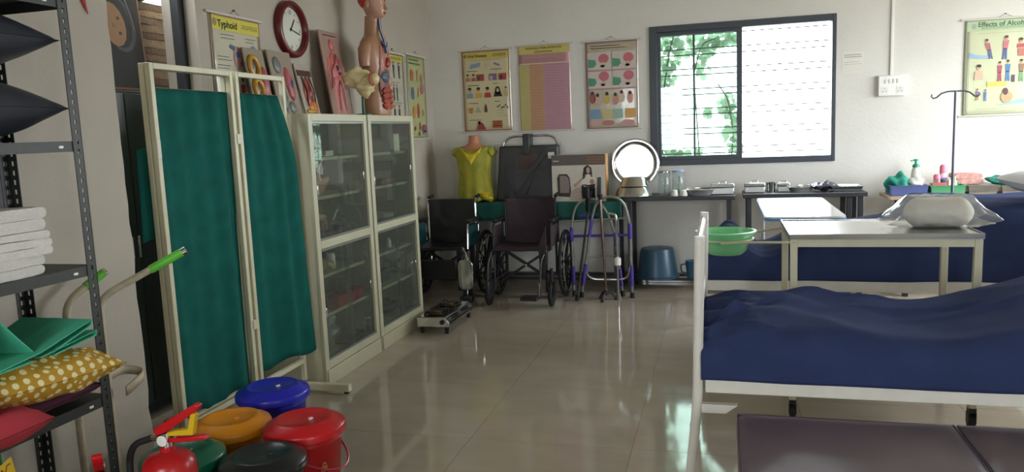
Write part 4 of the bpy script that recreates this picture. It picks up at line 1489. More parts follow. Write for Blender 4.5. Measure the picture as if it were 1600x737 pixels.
fold_sheet([(1.35, 0.93), (1.69, 1.03), (1.76, 0.945), (1.80, 0.90), (1.72, 0.885), (1.56, 0.895)], -2.30, -2.00, 0.0)
fold_sheet([(1.62, 0.885), (1.80, 0.905), (2.00, 0.955), (1.995, 0.938), (1.84, 0.893)], -2.26, -1.975, 0.0)
fold_sheet([(1.80, 0.888), (2.02, 0.915), (2.015, 0.900), (1.85, 0.882)], -2.28, -1.98, 0.0)
fold_sheet([(1.40, 0.90), (1.60, 0.885), (1.76, 0.888)], -2.26, -1.965, 0.0)
o = m.build('folded_drape', DRP, solid=0.004, smooth=False)
tag(o, 'stiff green folded drape sheets heaped on the yellow spotted cushion', 'cloth')
# green packet with a yellow price tag on the lowest shelf
t = thing('green_packet', 'green plastic packet with a yellow tag at the bottom left', 'packet', (-2.10, 1.55, 0.2405))
m = pillow_mesh(0.36, 0.33, 0.16, p=2.6, q=0.6, wr=0.01, seed=6.0)
m.build('packet', mat('green_packet_film', '#127a2c', 0.25, var=0.2, scale=9), t, loc=(0, 0, 0.20), rot=(PI / 2, 0, PI / 2), angle=60)
tgp = MB().rect(-0.045, -0.04, 0.045, 0.04, 0).build('price_tag', mat('yellow_tag', '#d8b61c', 0.6), t, smooth=False, loc=(0.098, 0.10, 0.335), rot=(0, -0.2, PI / 2 + 0.2))
TR_ = mat('tag_red_ink', '#7a2418', 0.6)
m = MB()
for (a, c) in (((-0.03, 0.008), (-0.03, 0.026)), ((-0.03, 0.026), (-0.014, 0.02)), ((-0.012, 0.008), (-0.002, 0.026)), ((-0.002, 0.026), (0.004, 0.008)), ((0.008, 0.008), (0.02, 0.026)), ((0.02, 0.026), (0.034, 0.024)), ((-0.02, -0.026), (-0.018, -0.006)), ((-0.008, -0.024), (-0.004, -0.008)), ((-0.004, -0.008), (0.008, -0.012)), ((0.012, -0.024), (0.022, -0.006))):
    m.stroke([a, c], 0.0035, 0, -0.001)
m.build('ink_marks', TR_, tgp, smooth=False)
# mauve cloth hanging behind the towels
def hang(u, v):
    return (XN + 0.03 + 0.012 * math.sin(u * 14), 1.68 + 0.44 * u, 1.135 + 0.36 * v)


o = MB().grid(hang, 24, 6).build('hanging_cloth', mat('mauve_cloth', '#6b646b', 0.9), solid=0.004)
tag(o, 'mauve grey cloth hanging on the wall behind the white towels', 'cloth')
# red ribbon tail at the top
o = MB().prism([(0, 0.25), (0.055, 0.25), (0.05, 0.08), (0.062, 0.0), (0.035, 0.05), (0.01, 0.12)], 0, 0.004).build('red_ribbon', mat('red_ribbon_cloth', '#a8231f', 0.7, var=0.2, scale=30), rot=None)
o.location = (XN + 0.008, 2.535, 2.03)
o.rotation_euler = (0, 0, PI / 2)
tag(o, 'red ribbon tail hanging on the wall at the top left', 'ribbon')

# cream tube frame with green grips behind the rack
GRIP = mat('green_grip_tape', '#5cb533', 0.4)
CT = mat('old_cream_tube', '#b9ae95', 0.45, var=0.15, scale=25)
t = thing('grip_frame', 'old cream tube frame with two green taped handles behind the rack', 'frame', (-2.30, 2.26, 0))
A = [(-0.045, 0.0, 0.0), (-0.045, 0.0, 0.945), (0.0, 0.16, 1.035)]
B = [(0.07, 0.04, 0.0), (0.07, 0.04, 0.955), (0.31, 0.24, 1.105)]
for P_ in (A, B):
    pp = fil(P_, 0.06, 6)
    MB().tube(pp, 0.0135, 10).build('tube', CT, t)
    e, s_ = Vector(P_[2]), Vector(P_[1])
    g0 = s_.lerp(e, 0.58 if P_ is B else 0.5)
    MB().cyl(g0, s_.lerp(e, 0.95), 0.0165, 12).build('grip', GRIP, t)
    MB().cyl(s_.lerp(e, 0.95), e, 0.015, 12).build('end_cap', CHROME, t)
for zz in (0.12, 0.55):
    MB().cyl((-0.045, 0, zz), (0.07, 0.04, zz), 0.010, 8).build('cross_tube', CT, t)
lp_ = fil([(0.06, 0.01, 0.645), (0.03, 0.16, 0.65), (0.11, 0.20, 0.625), (0.14, 0.05, 0.60)], 0.05, 5)
m = MB()
vs, fs = [], []
for p in lp_:
    vs += [p + Vector((0, 0, -0.018)), p + Vector((0, 0, 0.018))]
for i in range(len(lp_) - 1):
    fs.append((2 * i, 2 * i + 2, 2 * i + 3, 2 * i + 1))
m.add(vs, fs).build('side_loop', CT, t, solid=0.006)

# ================================================================== PRINTED CHARTS
PC = {}


def ink(h):
    if h not in PC:
        PC[h] = mat('print_' + h, h, 0.55, var=0.04, scale=30)
    return PC[h]


class Print:
    """collects flat shapes by colour, in millimetre-thin layers in front of a sheet"""
    def __init__(s):
        s.mb, s.cols, s.y = MB(), [], -0.0006

    def c(s, h):
        if h not in s.cols:
            s.cols.append(h)
        return s.cols.index(h)

    def up(s):
        s.y -= 0.0004

    def rect(s, x0, z0, x1, z1, h):
        s.mb.rect(x0, z0, x1, z1, s.c(h), s.y)

    def disc(s, x, z, rx, rz, h, rot=0):
        s.mb.disc(x, z, rx, rz, s.c(h), s.y, 14, rot)

    def pg(s, pts, h):
        s.mb.pg(pts, s.c(h), s.y)

    def lines(s, x0, x1, z, n, dz, h='#6d675c', w=0.0022):
        for k in range(n):
            e = x1 - (x1 - x0) * rnd.uniform(0, 0.3)
            s.mb.rect(x0, z - k * dz, e, z - k * dz + w, s.c(h), s.y)

    def head(s, x, z, z0, shirt, hair='#2c2420', skin='#b98a68', w=0.036):
        s.pg([(x - w, z0), (x + w, z0), (x + w * 0.8, z - w * 0.9), (x - w * 0.8, z - w * 0.9)], shirt)
        s.mb.disc(x, z, w * 0.5, w * 0.6, s.c(skin), s.y - 0.0003)
        s.mb.disc(x, z + w * 0.32, w * 0.52, w * 0.38, s.c(hair), s.y - 0.0005)

    def person(s, x, z, h, top, bot, skin='#b98a68', hair='#2c2420', lean=0.0):
        k = h
        s.pg([(x - 0.09 * k, z), (x - 0.02 * k, z), (x + 0.0 * k, z + 0.25 * k), (x + 0.03 * k, z), (x + 0.1 * k, z), (x + 0.07 * k + lean * 0.4, z + 0.45 * k), (x - 0.07 * k + lean * 0.4, z + 0.45 * k)], bot)
        s.pg([(x - 0.08 * k + lean * 0.4, z + 0.42 * k), (x + 0.08 * k + lean * 0.4, z + 0.42 * k), (x + 0.11 * k + lean, z + 0.78 * k), (x - 0.11 * k + lean, z + 0.78 * k)], top)
        s.mb.disc(x + lean * 1.1, z + 0.88 * k, 0.06 * k, 0.08 * k, s.c(skin), s.y - 0.0003)
        s.mb.disc(x + lean * 1.1, z + 0.93 * k, 0.062 * k, 0.05 * k, s.c(hair), s.y - 0.0005)

    def build(s, parent, name='printed_pictures'):
        return s.mb.build(name, [ink(h) for h in s.cols], parent, smooth=False)


RODM = mat('chart_rod', '#cfcabd', 0.5)


def chart(label, w, h, loc, rotz, bg, border=None, gloss=0.12):
    """hanging wall chart; local x across, z up, front toward -y; origin at bottom centre"""
    t = thing('wall_chart', label, 'chart', loc, rotz)
    sm_ = mat('chart_sheet_' + bg, bg, gloss, var=0.03, scale=5, bump=0.35, bscale=7)

    def f(u, v):
        x, z = (u - 0.5) * w, v * h
        return (x, -0.004 - 0.006 * math.sin(PI * v) * (0.4 + 0.6 * math.sin(PI * u)), z)
    MB().grid(f, 12, 16).build('sheet', sm_, t, solid=0.001)
    for z in (h, 0.0):
        MB().cyl((-w / 2 - 0.03, -0.010, z), (w / 2 + 0.03, -0.010, z), 0.0075, 8).build('rod', RODM, t)
    MB().tube([(-0.05, -0.008, h + 0.008), (0, -0.006, h + 0.035), (0.05, -0.008, h + 0.008)], 0.0012, 5).build('hanging_cord', INK, t)
    MB().cyl((0, -0.012, h + 0.035), (0, 0.0, h + 0.035), 0.004, 8).build('nail', IRON, t)
    p = Print()
    p.y = -0.0125
    if border:
        e = 0.008
        for (a, b_, c, d) in ((-w / 2 + e, e, -w / 2 + 2 * e, h - e), (w / 2 - 2 * e, e, w / 2 - e, h - e), (-w / 2 + e, e, w / 2 - e, 2 * e), (-w / 2 + e, h - 2 * e, w / 2 - e, h - e)):
            p.rect(a, b_, c, d, border)
    return t, p


def glyphs(p, x0, x1, z, hh, col):
    """illegible script under a head line, as the photograph shows it"""
    p.rect(x0, z + hh * 0.78, x1, z + hh * 0.9, col)
    x = x0
    while x < x1 - hh * 0.3:
        wv = rnd.uniform(0.3, 0.6) * hh
        p.rect(x + wv * 0.7, z, x + wv * 0.85, z + hh * 0.8, col)
        p.disc(x + wv * 0.35, z + hh * rnd.uniform(0.3, 0.5), wv * 0.3, hh * 0.2, col)
        x += wv * 1.15


def XB(x0, x1):
    return (x0 + x1) / 2


# --- chart 1: Viral Diseases
t, p = chart('cream wall chart headed Viral Diseases, left of three on the back wall', 0.50, 0.80, (-2.268, YB, 1.52), 0, '#c9bf9a', '#8a4a3a')
p.rect(-0.23, 0.715, 0.23, 0.775, '#c4b24e')
p.up()
p.disc(-0.21, 0.745, 0.018, 0.018, '#8d6a4a')
glyphs(p, 0.075, 0.21, 0.728, 0.032, '#6a5a34')
p.lines(-0.15, 0.2, 0.70, 1, 0.02)
p.pg([(-0.17, 0.62), (-0.06, 0.64), (-0.05, 0.68), (-0.15, 0.665)], '#8296a8')
p.disc(0.02, 0.655, 0.018, 0.02, '#b9b3a6')
p.pg([(0.08, 0.66), (0.14, 0.635), (0.15, 0.65), (0.09, 0.675)], '#9a6f88')
p.lines(-0.2, -0.08, 0.595, 1, 0.02, '#4a443a', 0.005)
p.lines(0.05, 0.18, 0.605, 1, 0.02, '#4a443a', 0.005)
for i, (x, c) in enumerate(((-0.19, '#b06a50'), (-0.13, '#9a5a4a'))):
    p.head(x, 0.555, 0.50, c, w=0.024)
for (x, c1, c2) in ((-0.06, '#9b3b35', '#4c4a46'), (0.07, '#7a5f88', '#b0a080'), (0.17, '#a83a3a', '#2f2b29')):
    p.rect(x - 0.04, 0.50, x + 0.04, 0.565, c1)
    p.mb.rect(x - 0.03, 0.505, x + 0.0, 0.545, p.c(c2), p.y - 0.0004)
p.lines(-0.19, -0.06, 0.455, 1, 0.02, '#4a443a', 0.006)
p.lines(0.07, 0.15, 0.465, 1, 0.02, '#4a443a', 0.006)
for (x, c) in ((-0.175, '#8090a8'), (-0.085, '#c99a3c'), (0.01, '#a83a34')):
    p.head(x, 0.415, 0.335, c)
p.disc(0.115, 0.40, 0.026, 0.04, '#1f1c1c')
p.pg([(0.07, 0.34), (0.16, 0.34), (0.14, 0.40), (0.09, 0.40)], '#1f1c1c')
p.mb.disc(0.115, 0.40, 0.014, 0.02, p.c('#c09a78'), p.y - 0.0005)
p.head(0.20, 0.42, 0.34, '#b8a878', w=0.02)
p.lines(-0.19, -0.06, 0.28, 1, 0.02, '#4a443a', 0.006)
p.lines(0.08, 0.16, 0.29, 1, 0.02, '#4a443a', 0.006)
p.pg([(-0.19, 0.185), (-0.155, 0.185), (-0.145, 0.24), (-0.2, 0.24)], '#b8803a')
p.pg([(-0.12, 0.19), (-0.06, 0.19), (-0.1, 0.25)], '#a8a290')
p.pg([(-0.03, 0.19), (0.0, 0.19), (0.0, 0.235), (-0.01, 0.27), (-0.02, 0.27), (-0.03, 0.235)], '#5a3a34')
for k in range(6):
    p.disc(0.11 + 0.02 * k, 0.24 + 0.015 * math.sin(k * 2), 0.009, 0.01, '#57606a')
p.lines(0.09, 0.2, 0.20, 3, 0.025)
p.lines(-0.19, -0.04, 0.115, 1, 0.02, '#6a4a40', 0.005)
p.pg([(-0.12, 0.02), (-0.02, 0.02), (-0.05, 0.08), (-0.09, 0.10)], '#8f3a3c')
p.disc(-0.09, 0.09, 0.014, 0.018, '#2c2420')
p.rect(0.05, 0.03, 0.15, 0.105, '#a85a3a')
p.lines(0.05, 0.15, 0.09, 3, 0.02, '#4a7a8a', 0.005)
p.build(t)
text('Viral Diseases', 0.036, INK, t, (-0.185, -0.0138, 0.732))

# --- chart 2: poisons
t, p = chart('pink wall chart headed Poisons and their Antidotes, middle of three on the back wall', 0.51, 0.825, (-1.675, YB, 1.505), 0, '#b58a8a', None)
w = 0.51
p.rect(-w / 2 + 0.006, 0.74, w / 2 - 0.006, 0.815, '#c3b765')
p.rect(-w / 2 + 0.006, 0.01, -0.15, 0.64, '#b3a86a')
p.rect(-0.15, 0.01, -0.01, 0.64, '#b58a6a')
p.rect(-0.01, 0.01, w / 2 - 0.006, 0.64, '#b0858f')
p.up()
for k in range(24):
    z = 0.63 - k * 0.026
    p.lines(-0.24, -0.16, z, 1, 0.02, '#8f8258')
    p.lines(-0.14, -0.02, z, 1, 0.02, '#8f6248')
    p.lines(0.0, 0.235, z, 1, 0.02, '#8f6470')
p.rect(-0.24, 0.645, 0.24, 0.652, '#d8c8b8')
p.lines(-0.2, 0.2, 0.69, 2, 0.02, '#6b3548')
p.build(t)
text('POISONS & THEIR ANTIDOTES', 0.026, mat('brown_print', '#4d3320', 0.6), t, (0, -0.0138, 0.785), align='CENTER')
q = Print()
q.y = -0.0135
glyphs(q, -0.09, 0.09, 0.748, 0.022, '#4d3320')
q.build(t, 'printed_script')

# --- chart 3: glossy first aid pictures
t, p = chart('shiny wall chart with green and red figures, nearest the window', 0.50, 0.83, (-1.02, YB, 1.495), 0, '#b7b09c', '#8a5560')
p.rect(-0.23, 0.745, 0.23, 0.80, '#b0a088')
p.lines(-0.2, 0.2, 0.78, 2, 0.022, '#7a4a48', 0.006)
for i in range(2):
    for j in range(2):
        cx, cz = -0.115 + 0.235 * i, 0.645 - 0.175 * j
        p.rect(cx - 0.112, cz - 0.08, cx + 0.112, cz + 0.08, '#c3b8ae')
        y0 = p.y
        p.y -= 0.0004
        p.pg([(cx - 0.11, cz - 0.06), (cx - 0.055, cz - 0.06), (cx - 0.03, cz - 0.03), (cx - 0.04, cz + 0.01), (cx - 0.11, cz + 0.02)], '#4f8a6e')
        p.disc(cx + 0.04, cz + 0.02 + 0.01 * j, 0.05, 0.045, '#b86870')
        p.y -= 0.0004
        p.disc(cx + 0.035, cz - 0.035, 0.025, 0.022, '#c9a58c')
        p.disc(cx + 0.03, cz - 0.05, 0.022, 0.012, '#3a2c2a')
        p.y = y0
p.up()
p.rect(-0.225, 0.375, 0.225, 0.385, '#b2707c')
p.rect(-0.225, 0.548, 0.225, 0.556, '#b2707c')
for (x, z, c) in ((-0.19, 0.30, '#8d5048'), (-0.14, 0.28, '#c2988a'), (-0.05, 0.29, '#bda552'), (0.03, 0.28, '#b98878'), (0.09, 0.30, '#c8b49a'), (0.17, 0.29, '#c78f86')):
    p.disc(x, z, 0.03, 0.055, c)
    p.mb.disc(x, z + 0.045, 0.016, 0.018, p.c('#3a2c2a'), p.y - 0.0004)
for (x, c) in ((-0.17, '#6f93a8'), (-0.05, '#b8ae7a'), (0.05, '#8fa89a'), (0.17, '#c89a5a')):
    p.rect(x - 0.05, 0.10, x + 0.05, 0.19, c)
for (x, c) in ((-0.16, '#c49a90'), (-0.04, '#b07068'), (0.15, '#c08a80')):
    p.disc(x, 0.06, 0.06, 0.025, c)
p.build(t)

# --- chart 4: alcohol, at the right
t, p = chart('pale green wall chart headed Effects of Alcohol, cut by the right edge', 0.60, 0.80, (2.275, YB, 1.48), 0, '#c6c9a8', '#8f9480')
p.rect(-0.285, 0.705, 0.285, 0.785, '#a9bf96')
p.up()
p.disc(-0.235, 0.745, 0.02, 0.022, '#9aa39a')
glyphs(p, -0.18, 0.2, 0.713, 0.024, '#7d9270')
p.lines(-0.2, 0.24, 0.68, 1, 0.02, '#9a9c84')
p.person(-0.10, 0.47, 0.17, '#a8606a', '#5a6288', lean=-0.03)
p.pg([(-0.27, 0.485), (-0.12, 0.475), (-0.11, 0.495), (-0.22, 0.51), (-0.255, 0.53)], '#88a8c8')
p.person(0.0, 0.46, 0.2, '#b86a70', '#4a5a8a', lean=0.012)
p.head(0.12, 0.61, 0.55, '#b04a4a', w=0.03)
p.rect(0.10, 0.48, 0.24, 0.545, '#b06a5a')
p.head(0.19, 0.60, 0.545, '#b8a088', w=0.028)
p.head(0.24, 0.61, 0.5, '#5a5a5a', w=0.03)
p.head(-0.185, 0.405, 0.30, '#c8a890', skin='#c8a07c', w=0.035)
p.person(-0.03, 0.28, 0.17, '#a04a60', '#a04a60')
p.person(0.03, 0.28, 0.18, '#4a78a8', '#4a78a8')
p.rect(-0.12, 0.24, 0.02, 0.28, '#c9b85a')
p.rect(0.06, 0.27, 0.085, 0.33, '#4a4048')
p.person(0.13, 0.27, 0.19, '#8a6a50', '#6d9a66')
p.disc(0.24, 0.31, 0.04, 0.05, '#b8805a')
p.person(-0.19, 0.13, 0.1, '#7a6a9a', '#a8905a')
p.person(-0.13, 0.12, 0.1, '#5a7ab0', '#5a7ab0')
p.disc(0.03, 0.15, 0.045, 0.05, '#b89a70')
p.mb.disc(0.02, 0.195, 0.02, 0.03, p.c('#5a3a3a'), p.y - 0.0004)
p.pg([(-0.05, 0.08), (0.22, 0.10), (0.26, 0.15), (0.10, 0.12)], '#90b4c0')
p.lines(-0.2, 0.2, 0.055, 2, 0.02, '#9a9c84')
p.build(t)
text('Effects of Alcohol', 0.054, mat('green_print', '#3d5a44', 0.6), t, (-0.205, -0.0138, 0.738))

# --- Typhoid chart on the left wall
t, p = chart('cream wall chart headed Typhoid on the left wall beside the clock', 0.50, 0.78, (XL, 4.205, 1.48), PI / 2, '#bfb9a4', '#8a5a4a')
p.rect(-0.235, 0.685, 0.235, 0.765, '#c9bd3e')
p.up()
p.disc(-0.21, 0.727, 0.02, 0.024, '#8d7a4a')
glyphs(p, 0.055, 0.225, 0.705, 0.034, '#7a6f34')
p.lines(-0.16, 0.0, 0.66, 2, 0.02, '#4a463e', 0.003)
p.lines(0.08, 0.21, 0.655, 2, 0.02, '#4a463e', 0.003)
p.disc(0.0, 0.535, 0.048, 0.07, '#b98d88')
p.disc(0.16, 0.565, 0.04, 0.055, '#6a7898')
p.pg([(-0.08, 0.59), (-0.04, 0.575), (-0.03, 0.60), (-0.07, 0.61)], '#38507a')
p.up()
p.disc(-0.01, 0.555, 0.02, 0.02, '#5a68a0')
p.disc(0.02, 0.50, 0.012, 0.014, '#984a50')
p.lines(-0.21, -0.07, 0.53, 2, 0.018, '#3a3a3a', 0.004)
p.lines(-0.21, -0.07, 0.48, 2, 0.018, '#3a3a3a', 0.004)
p.lines(-0.11, -0.02, 0.42, 1, 0.018, '#3a5044', 0.012)
p.rect(-0.15, 0.24, -0.06, 0.405, '#5c5a3e')
p.disc(-0.12, 0.35, 0.03, 0.04, '#8a7a58')
p.disc(-0.09, 0.28, 0.026, 0.04, '#7a4a3a')
p.person(0.02, 0.22, 0.2, '#8f2a2c', '#8f2a2c')
p.lines(-0.2, 0.2, 0.18, 5, 0.03, '#6a655a')
p.build(t)
text('Typhoid', 0.058, INK, t, (-0.185, -0.0142, 0.703))
# two posters near the corner
t, p = chart('white wall poster of dark figures on the left wall, behind the torso model', 0.46, 0.66, (XL, 6.53, 1.585), PI / 2, '#b9b4a2', '#4a4038')
p.rect(-0.2, 0.585, 0.2, 0.645, '#bdb04c')
p.up()
glyphs(p, -0.17, 0.17, 0.60, 0.03, '#6a5f34')
for (x, z) in ((-0.16, 0.40), (0.0, 0.44), (0.12, 0.44), (-0.02, 0.24), (0.05, 0.24), (-0.02, 0.05), (0.08, 0.05)):
    p.person(x, z, 0.15, '#3a3a4a', '#46523e')
for z in (0.40, 0.22, 0.20, 0.03):
    p.lines(-0.2, 0.2, z, 1, 0.02, '#4a443a', 0.004)
p.lines(0.08, 0.2, 0.36, 4, 0.02)
p.build(t)
t, p = chart('pale green wall chart in the corner beside the back wall', 0.44, 0.79, (XL, 7.07, 1.475), PI / 2, '#a7a877', '#7c8060')
p.lines(-0.17, 0.12, 0.74, 2, 0.035, '#4f6a40', 0.012)
p.up()
for (x, z, rx, rz, c) in ((-0.12, 0.60, 0.04, 0.055, '#a8604a'), (0.02, 0.60, 0.02, 0.06, '#b08a5a'), (0.12, 0.58, 0.03, 0.05, '#a87a5a'), (-0.12, 0.43, 0.04, 0.06, '#5a6a88'), (0.02, 0.44, 0.025, 0.05, '#b07a4a'), (0.12, 0.48, 0.05, 0.05, '#a0606a'), (-0.11, 0.25, 0.03, 0.06, '#b8793a'), (0.0, 0.27, 0.035, 0.07, '#a8502c'), (0.12, 0.25, 0.03, 0.03, '#8a8a58'), (0.03, 0.12, 0.02, 0.04, '#a0542c'), (0.13, 0.10, 0.055, 0.04, '#8a4a6a'), (0.13, 0.06, 0.05, 0.02, '#6a7a98'), (-0.1, 0.10, 0.02, 0.02, '#7a3a2c'), (0.0, 0.05, 0.02, 0.02, '#7a3a2c')):
    p.disc(x, z, rx, rz, c)
p.build(t)

# ================================================================== CLOCK
t = thing('wall_clock', 'round wall clock with maroon rim high on the left wall', 'clock', (XL, 4.83, 2.255), PI / 2)
CR = 0.19
m = MB()
prof = [(CR, 0.0), (CR, 0.035), (CR - 0.012, 0.048), (CR - 0.034, 0.048), (CR - 0.044, 0.035), (CR - 0.044, 0.0)]
m.lathe(prof, n=48, cap0=False, cap1=False)
m.v = [(x, -z, y) for x, y, z in m.v]
m.build('rim', mat('maroon_rim', '#5e1419', 0.3), t, angle=50)
m = MB().lathe([(CR - 0.044, 0.0), (CR - 0.044, 0.012)], n=48)
m.v = [(x, -z, y) for x, y, z in m.v]
m.build('dial', mat('dial_white', '#c9cbbd', 0.5), t)
for k in range(12):
    a = PI / 2 - k * PI / 6
    if k % 3 == 0:
        text(['12', '3', '6', '9'][k // 3], 0.034, INK, t, (0.115 * math.cos(a), -0.0135, 0.115 * math.sin(a) - 0.012), name='numeral', align='CENTER')
    else:
        MB().box((0.118 * math.cos(a), -0.0128, 0.118 * math.sin(a)), (0.016, 0.001, 0.004), (0, -a, 0)).build('hour_mark', INK, t, smooth=False)
for (ang, L, wd) in ((R(54), 0.07, 0.008), (R(-12), 0.10, 0.006)):
    MB().box((0.5 * L * math.cos(ang), -0.016, 0.5 * L * math.sin(ang)), (L + 0.03, 0.002, wd), (0, -ang, 0)).build('hand', INK, t, smooth=False)
m = MB().lathe([(0.008, 0.012), (0.008, 0.02)], n=14)
m.v = [(x, -z, y) for x, y, z in m.v]
m.build('centre_pin', INK, t)

# ================================================================== ANATOMY BOARDS leaning on top of the cabinets
CT_Z = 1.661
BOARD = mat('board_buff', '#8f8270', 0.6, var=0.06)


def board(label, y0, y1, zt, xb, tilt, bg=BOARD):
    """leaning relief board; local x across (toward +Y world), z up, front -y"""
    t = thing('anatomy_board', label, 'model', (xb, (y0 + y1) / 2, CT_Z), 0, 'relief boards on the cabinets')
    t.rotation_euler = Euler((-tilt, 0, PI / 2), 'XYZ')
    w, h = y1 - y0, zt - CT_Z
    MB().bx(-w / 2, w / 2, 0.0, 0.012, 0, h).build('backing_board', bg, t, bevel=0.002)
    return t, w, h


def relief(t, name, items):
    for (x, z, rx, rz, d, rot, col) in items:
        MB().ell((x, 0, z), (rx, d, rz), 16, 10, rot=(0, rot, 0), amp=0.15, seed=x * 50 + z * 31).build(name, mat('relief_' + col, col, 0.4, var=0.12, scale=40), t)


ORG, PNK, GRY, BLU = '#b98a2e', '#a8545a', '#6d6f6c', '#4a5a80'
t, w, h = board('buff relief board with yellow looped gut model, leftmost on the cabinets', 4.20, 4.41, 2.085, -2.735, 0.17)
m = MB()
for (cz, s) in ((h * 0.72, 1), (h * 0.40, 0.9)):
    MB().tube([(-0.035 + 0.045 * s * math.cos(a * PI / 10), -0.008, cz + 0.062 * s * math.sin(a * PI / 10)) for a in range(20)], 0.016, 8, closed=True).build('gut_loop', mat('relief_' + ORG, ORG, 0.4, var=0.15, scale=40), t)
relief(t, 'organ', [(-0.035, h * 0.72, 0.022, 0.035, 0.012, 0, GRY), (-0.035, h * 0.40, 0.022, 0.03, 0.012, 0, GRY), (0.06, h * 0.52, 0.035, 0.095, 0.022, 0.1, PNK), (-0.03, h * 0.14, 0.04, 0.04, 0.015, 0, ORG)])
t, w, h = board('buff relief board with grey and pink organ models, middle of the leaning boards', 4.46, 4.735, 2.095, -2.735, 0.17)
relief(t, 'organ', [(-0.055, h * 0.78, 0.042, 0.055, 0.018, 0, GRY), (0.05, h * 0.50, 0.042, 0.115, 0.022, -0.1, PNK), (0.055, h * 0.5, 0.02, 0.04, 0.03, 0, BLU), (-0.05, h * 0.25, 0.035, 0.075, 0.02, 0, GRY), (0.03, h * 0.15, 0.04, 0.04, 0.015, 0, GRY)])
t, w, h = board('small relief board with red and orange vessels, right of the leaning boards', 4.755, 4.955, 2.03, -2.72, 0.2, mat('board_pale', '#a79b8c', 0.6))
MB().bx(-w / 2 + 0.01, w / 2 - 0.01, -0.003, 0.0, h - 0.085, h - 0.045).build('title_strip', mat('strip_brown', '#4a2c2a', 0.6), t)
relief(t, 'organ', [(0.0, h * 0.45, 0.06, 0.11, 0.015, 0, '#a04a3a'), (0.01, h * 0.47, 0.03, 0.05, 0.026, 0, '#7a2a2c'), (0.02, h * 0.20, 0.06, 0.045, 0.02, 0, '#c0702a'), (-0.01, h * 0.10, 0.075, 0.025, 0.02, 0, '#b98a2e')])
for xx in (-0.05, 0.0, 0.045):
    MB().tube([(xx, -0.006, h - 0.09), (xx + 0.012, -0.016, h * 0.5), (xx, -0.01, h * 0.2)], 0.005, 6).build('vessel', INK, t)
t, w, h = board('tall pink relief board of a standing figure leaning behind the torso model', 5.10, 5.40, 2.29, -2.70, 0.13, mat('board_pink', '#96786a', 0.6))
FIG = mat('relief_figure', '#b5605a', 0.45, var=0.12, scale=30)
m = MB()
m.M = Matrix.Scale(0.35, 4, (0, 1, 0))
m.ell((0, 0, h - 0.10), (0.035, 0.05, 0.045), 16, 10)
m.ell((0, 0, h - 0.155), (0.02, 0.04, 0.03), 12, 8)
m.ell((0, 0, h - 0.27), (0.075, 0.06, 0.12), 18, 12)
m.ell((0, 0, h - 0.37), (0.062, 0.06, 0.08), 18, 12)
for s in (-1, 1):
    m.tube([(s * 0.07, 0, h - 0.20), (s * 0.105, 0, h - 0.31), (s * 0.11, 0, h - 0.43)], [0.024, 0.019, 0.013], 8)
    m.tube([(s * 0.035, 0, h - 0.40), (s * 0.042, 0, h - 0.50), (s * 0.045, 0, 0.02)], [0.038, 0.028, 0.018], 8)
m.build('figure', FIG, t)
for s in (-1, 1):
    MB().tube([(0.0, -0.024, h - 0.17), (s * 0.03, -0.026, h - 0.23), (s * 0.085, -0.016, h - 0.30), (s * 0.108, -0.012, h - 0.42)], 0.0035, 6).build('vessel', mat('vessel_dark', '#6a1f24', 0.4), t)
    MB().tube([(0.0, -0.026, h - 0.36), (s * 0.03, -0.022, h - 0.42), (s * 0.044, -0.016, 0.05)], 0.003, 6).build('vessel', mat('vessel_dark', '#6a1f24', 0.4), t)
relief(t, 'organ', [(0.0, h - 0.27, 0.022, 0.028, 0.032, 0, '#2c2224'), (0.02, h - 0.31, 0.016, 0.018, 0.03, 0, '#5a2a34')])
MB().bx(-0.10, 0.10, -0.002, 0, h - 0.035, h - 0.028).build('title_strip', INK, t)

# ================================================================== TORSO MODEL
SKIN = mat('torso_skin', '#a37a5e', 0.35, var=0.06, scale=8)
FACE = mat('torso_face', '#b98c76', 0.35, var=0.05, scale=8)
t = thing('torso_model', 'anatomical torso model with head and open chest on the right cabinet', 'model', (-2.585, 5.60, CT_Z), R(91))
# faces local -Y
m = MB()
m.loft([(0.0, 0, 0, 0.125, 0.085), (0.02, 0, 0, 0.135, 0.092), (0.10, 0, 0, 0.135, 0.09), (0.20, 0, 0, 0.118, 0.08), (0.30, 0, 0, 0.13, 0.088), (0.42, 0, 0, 0.150, 0.095), (0.50, 0, 0.003, 0.165, 0.090), (0.555, 0, 0.008, 0.160, 0.078), (0.59, 0, 0.012, 0.12, 0.062), (0.615, 0, 0.014, 0.075, 0.055), (0.64, 0, 0.014, 0.056, 0.054), (0.72, 0, 0.006, 0.052, 0.055), (0.76, 0, 0.002, 0.05, 0.055)], 32, p=2.2)
m.build('trunk', SKIN, t, angle=70)
for s in (-1, 1):
    MB().tube([(s * 0.135, 0.005, 0.53), (s * 0.165, 0.006, 0.50), (s * 0.178, 0.006, 0.42), (s * 0.176, 0.004, 0.375)], [0.045, 0.05, 0.044, 0.04], 16).build('arm_stump', SKIN, t, angle=70)
    MB().tube([(s * 0.06, -0.005, 0.03), (s * 0.064, -0.005, -0.0)], [0.066, 0.06], 16).build('thigh_stump', SKIN, t, angle=70)
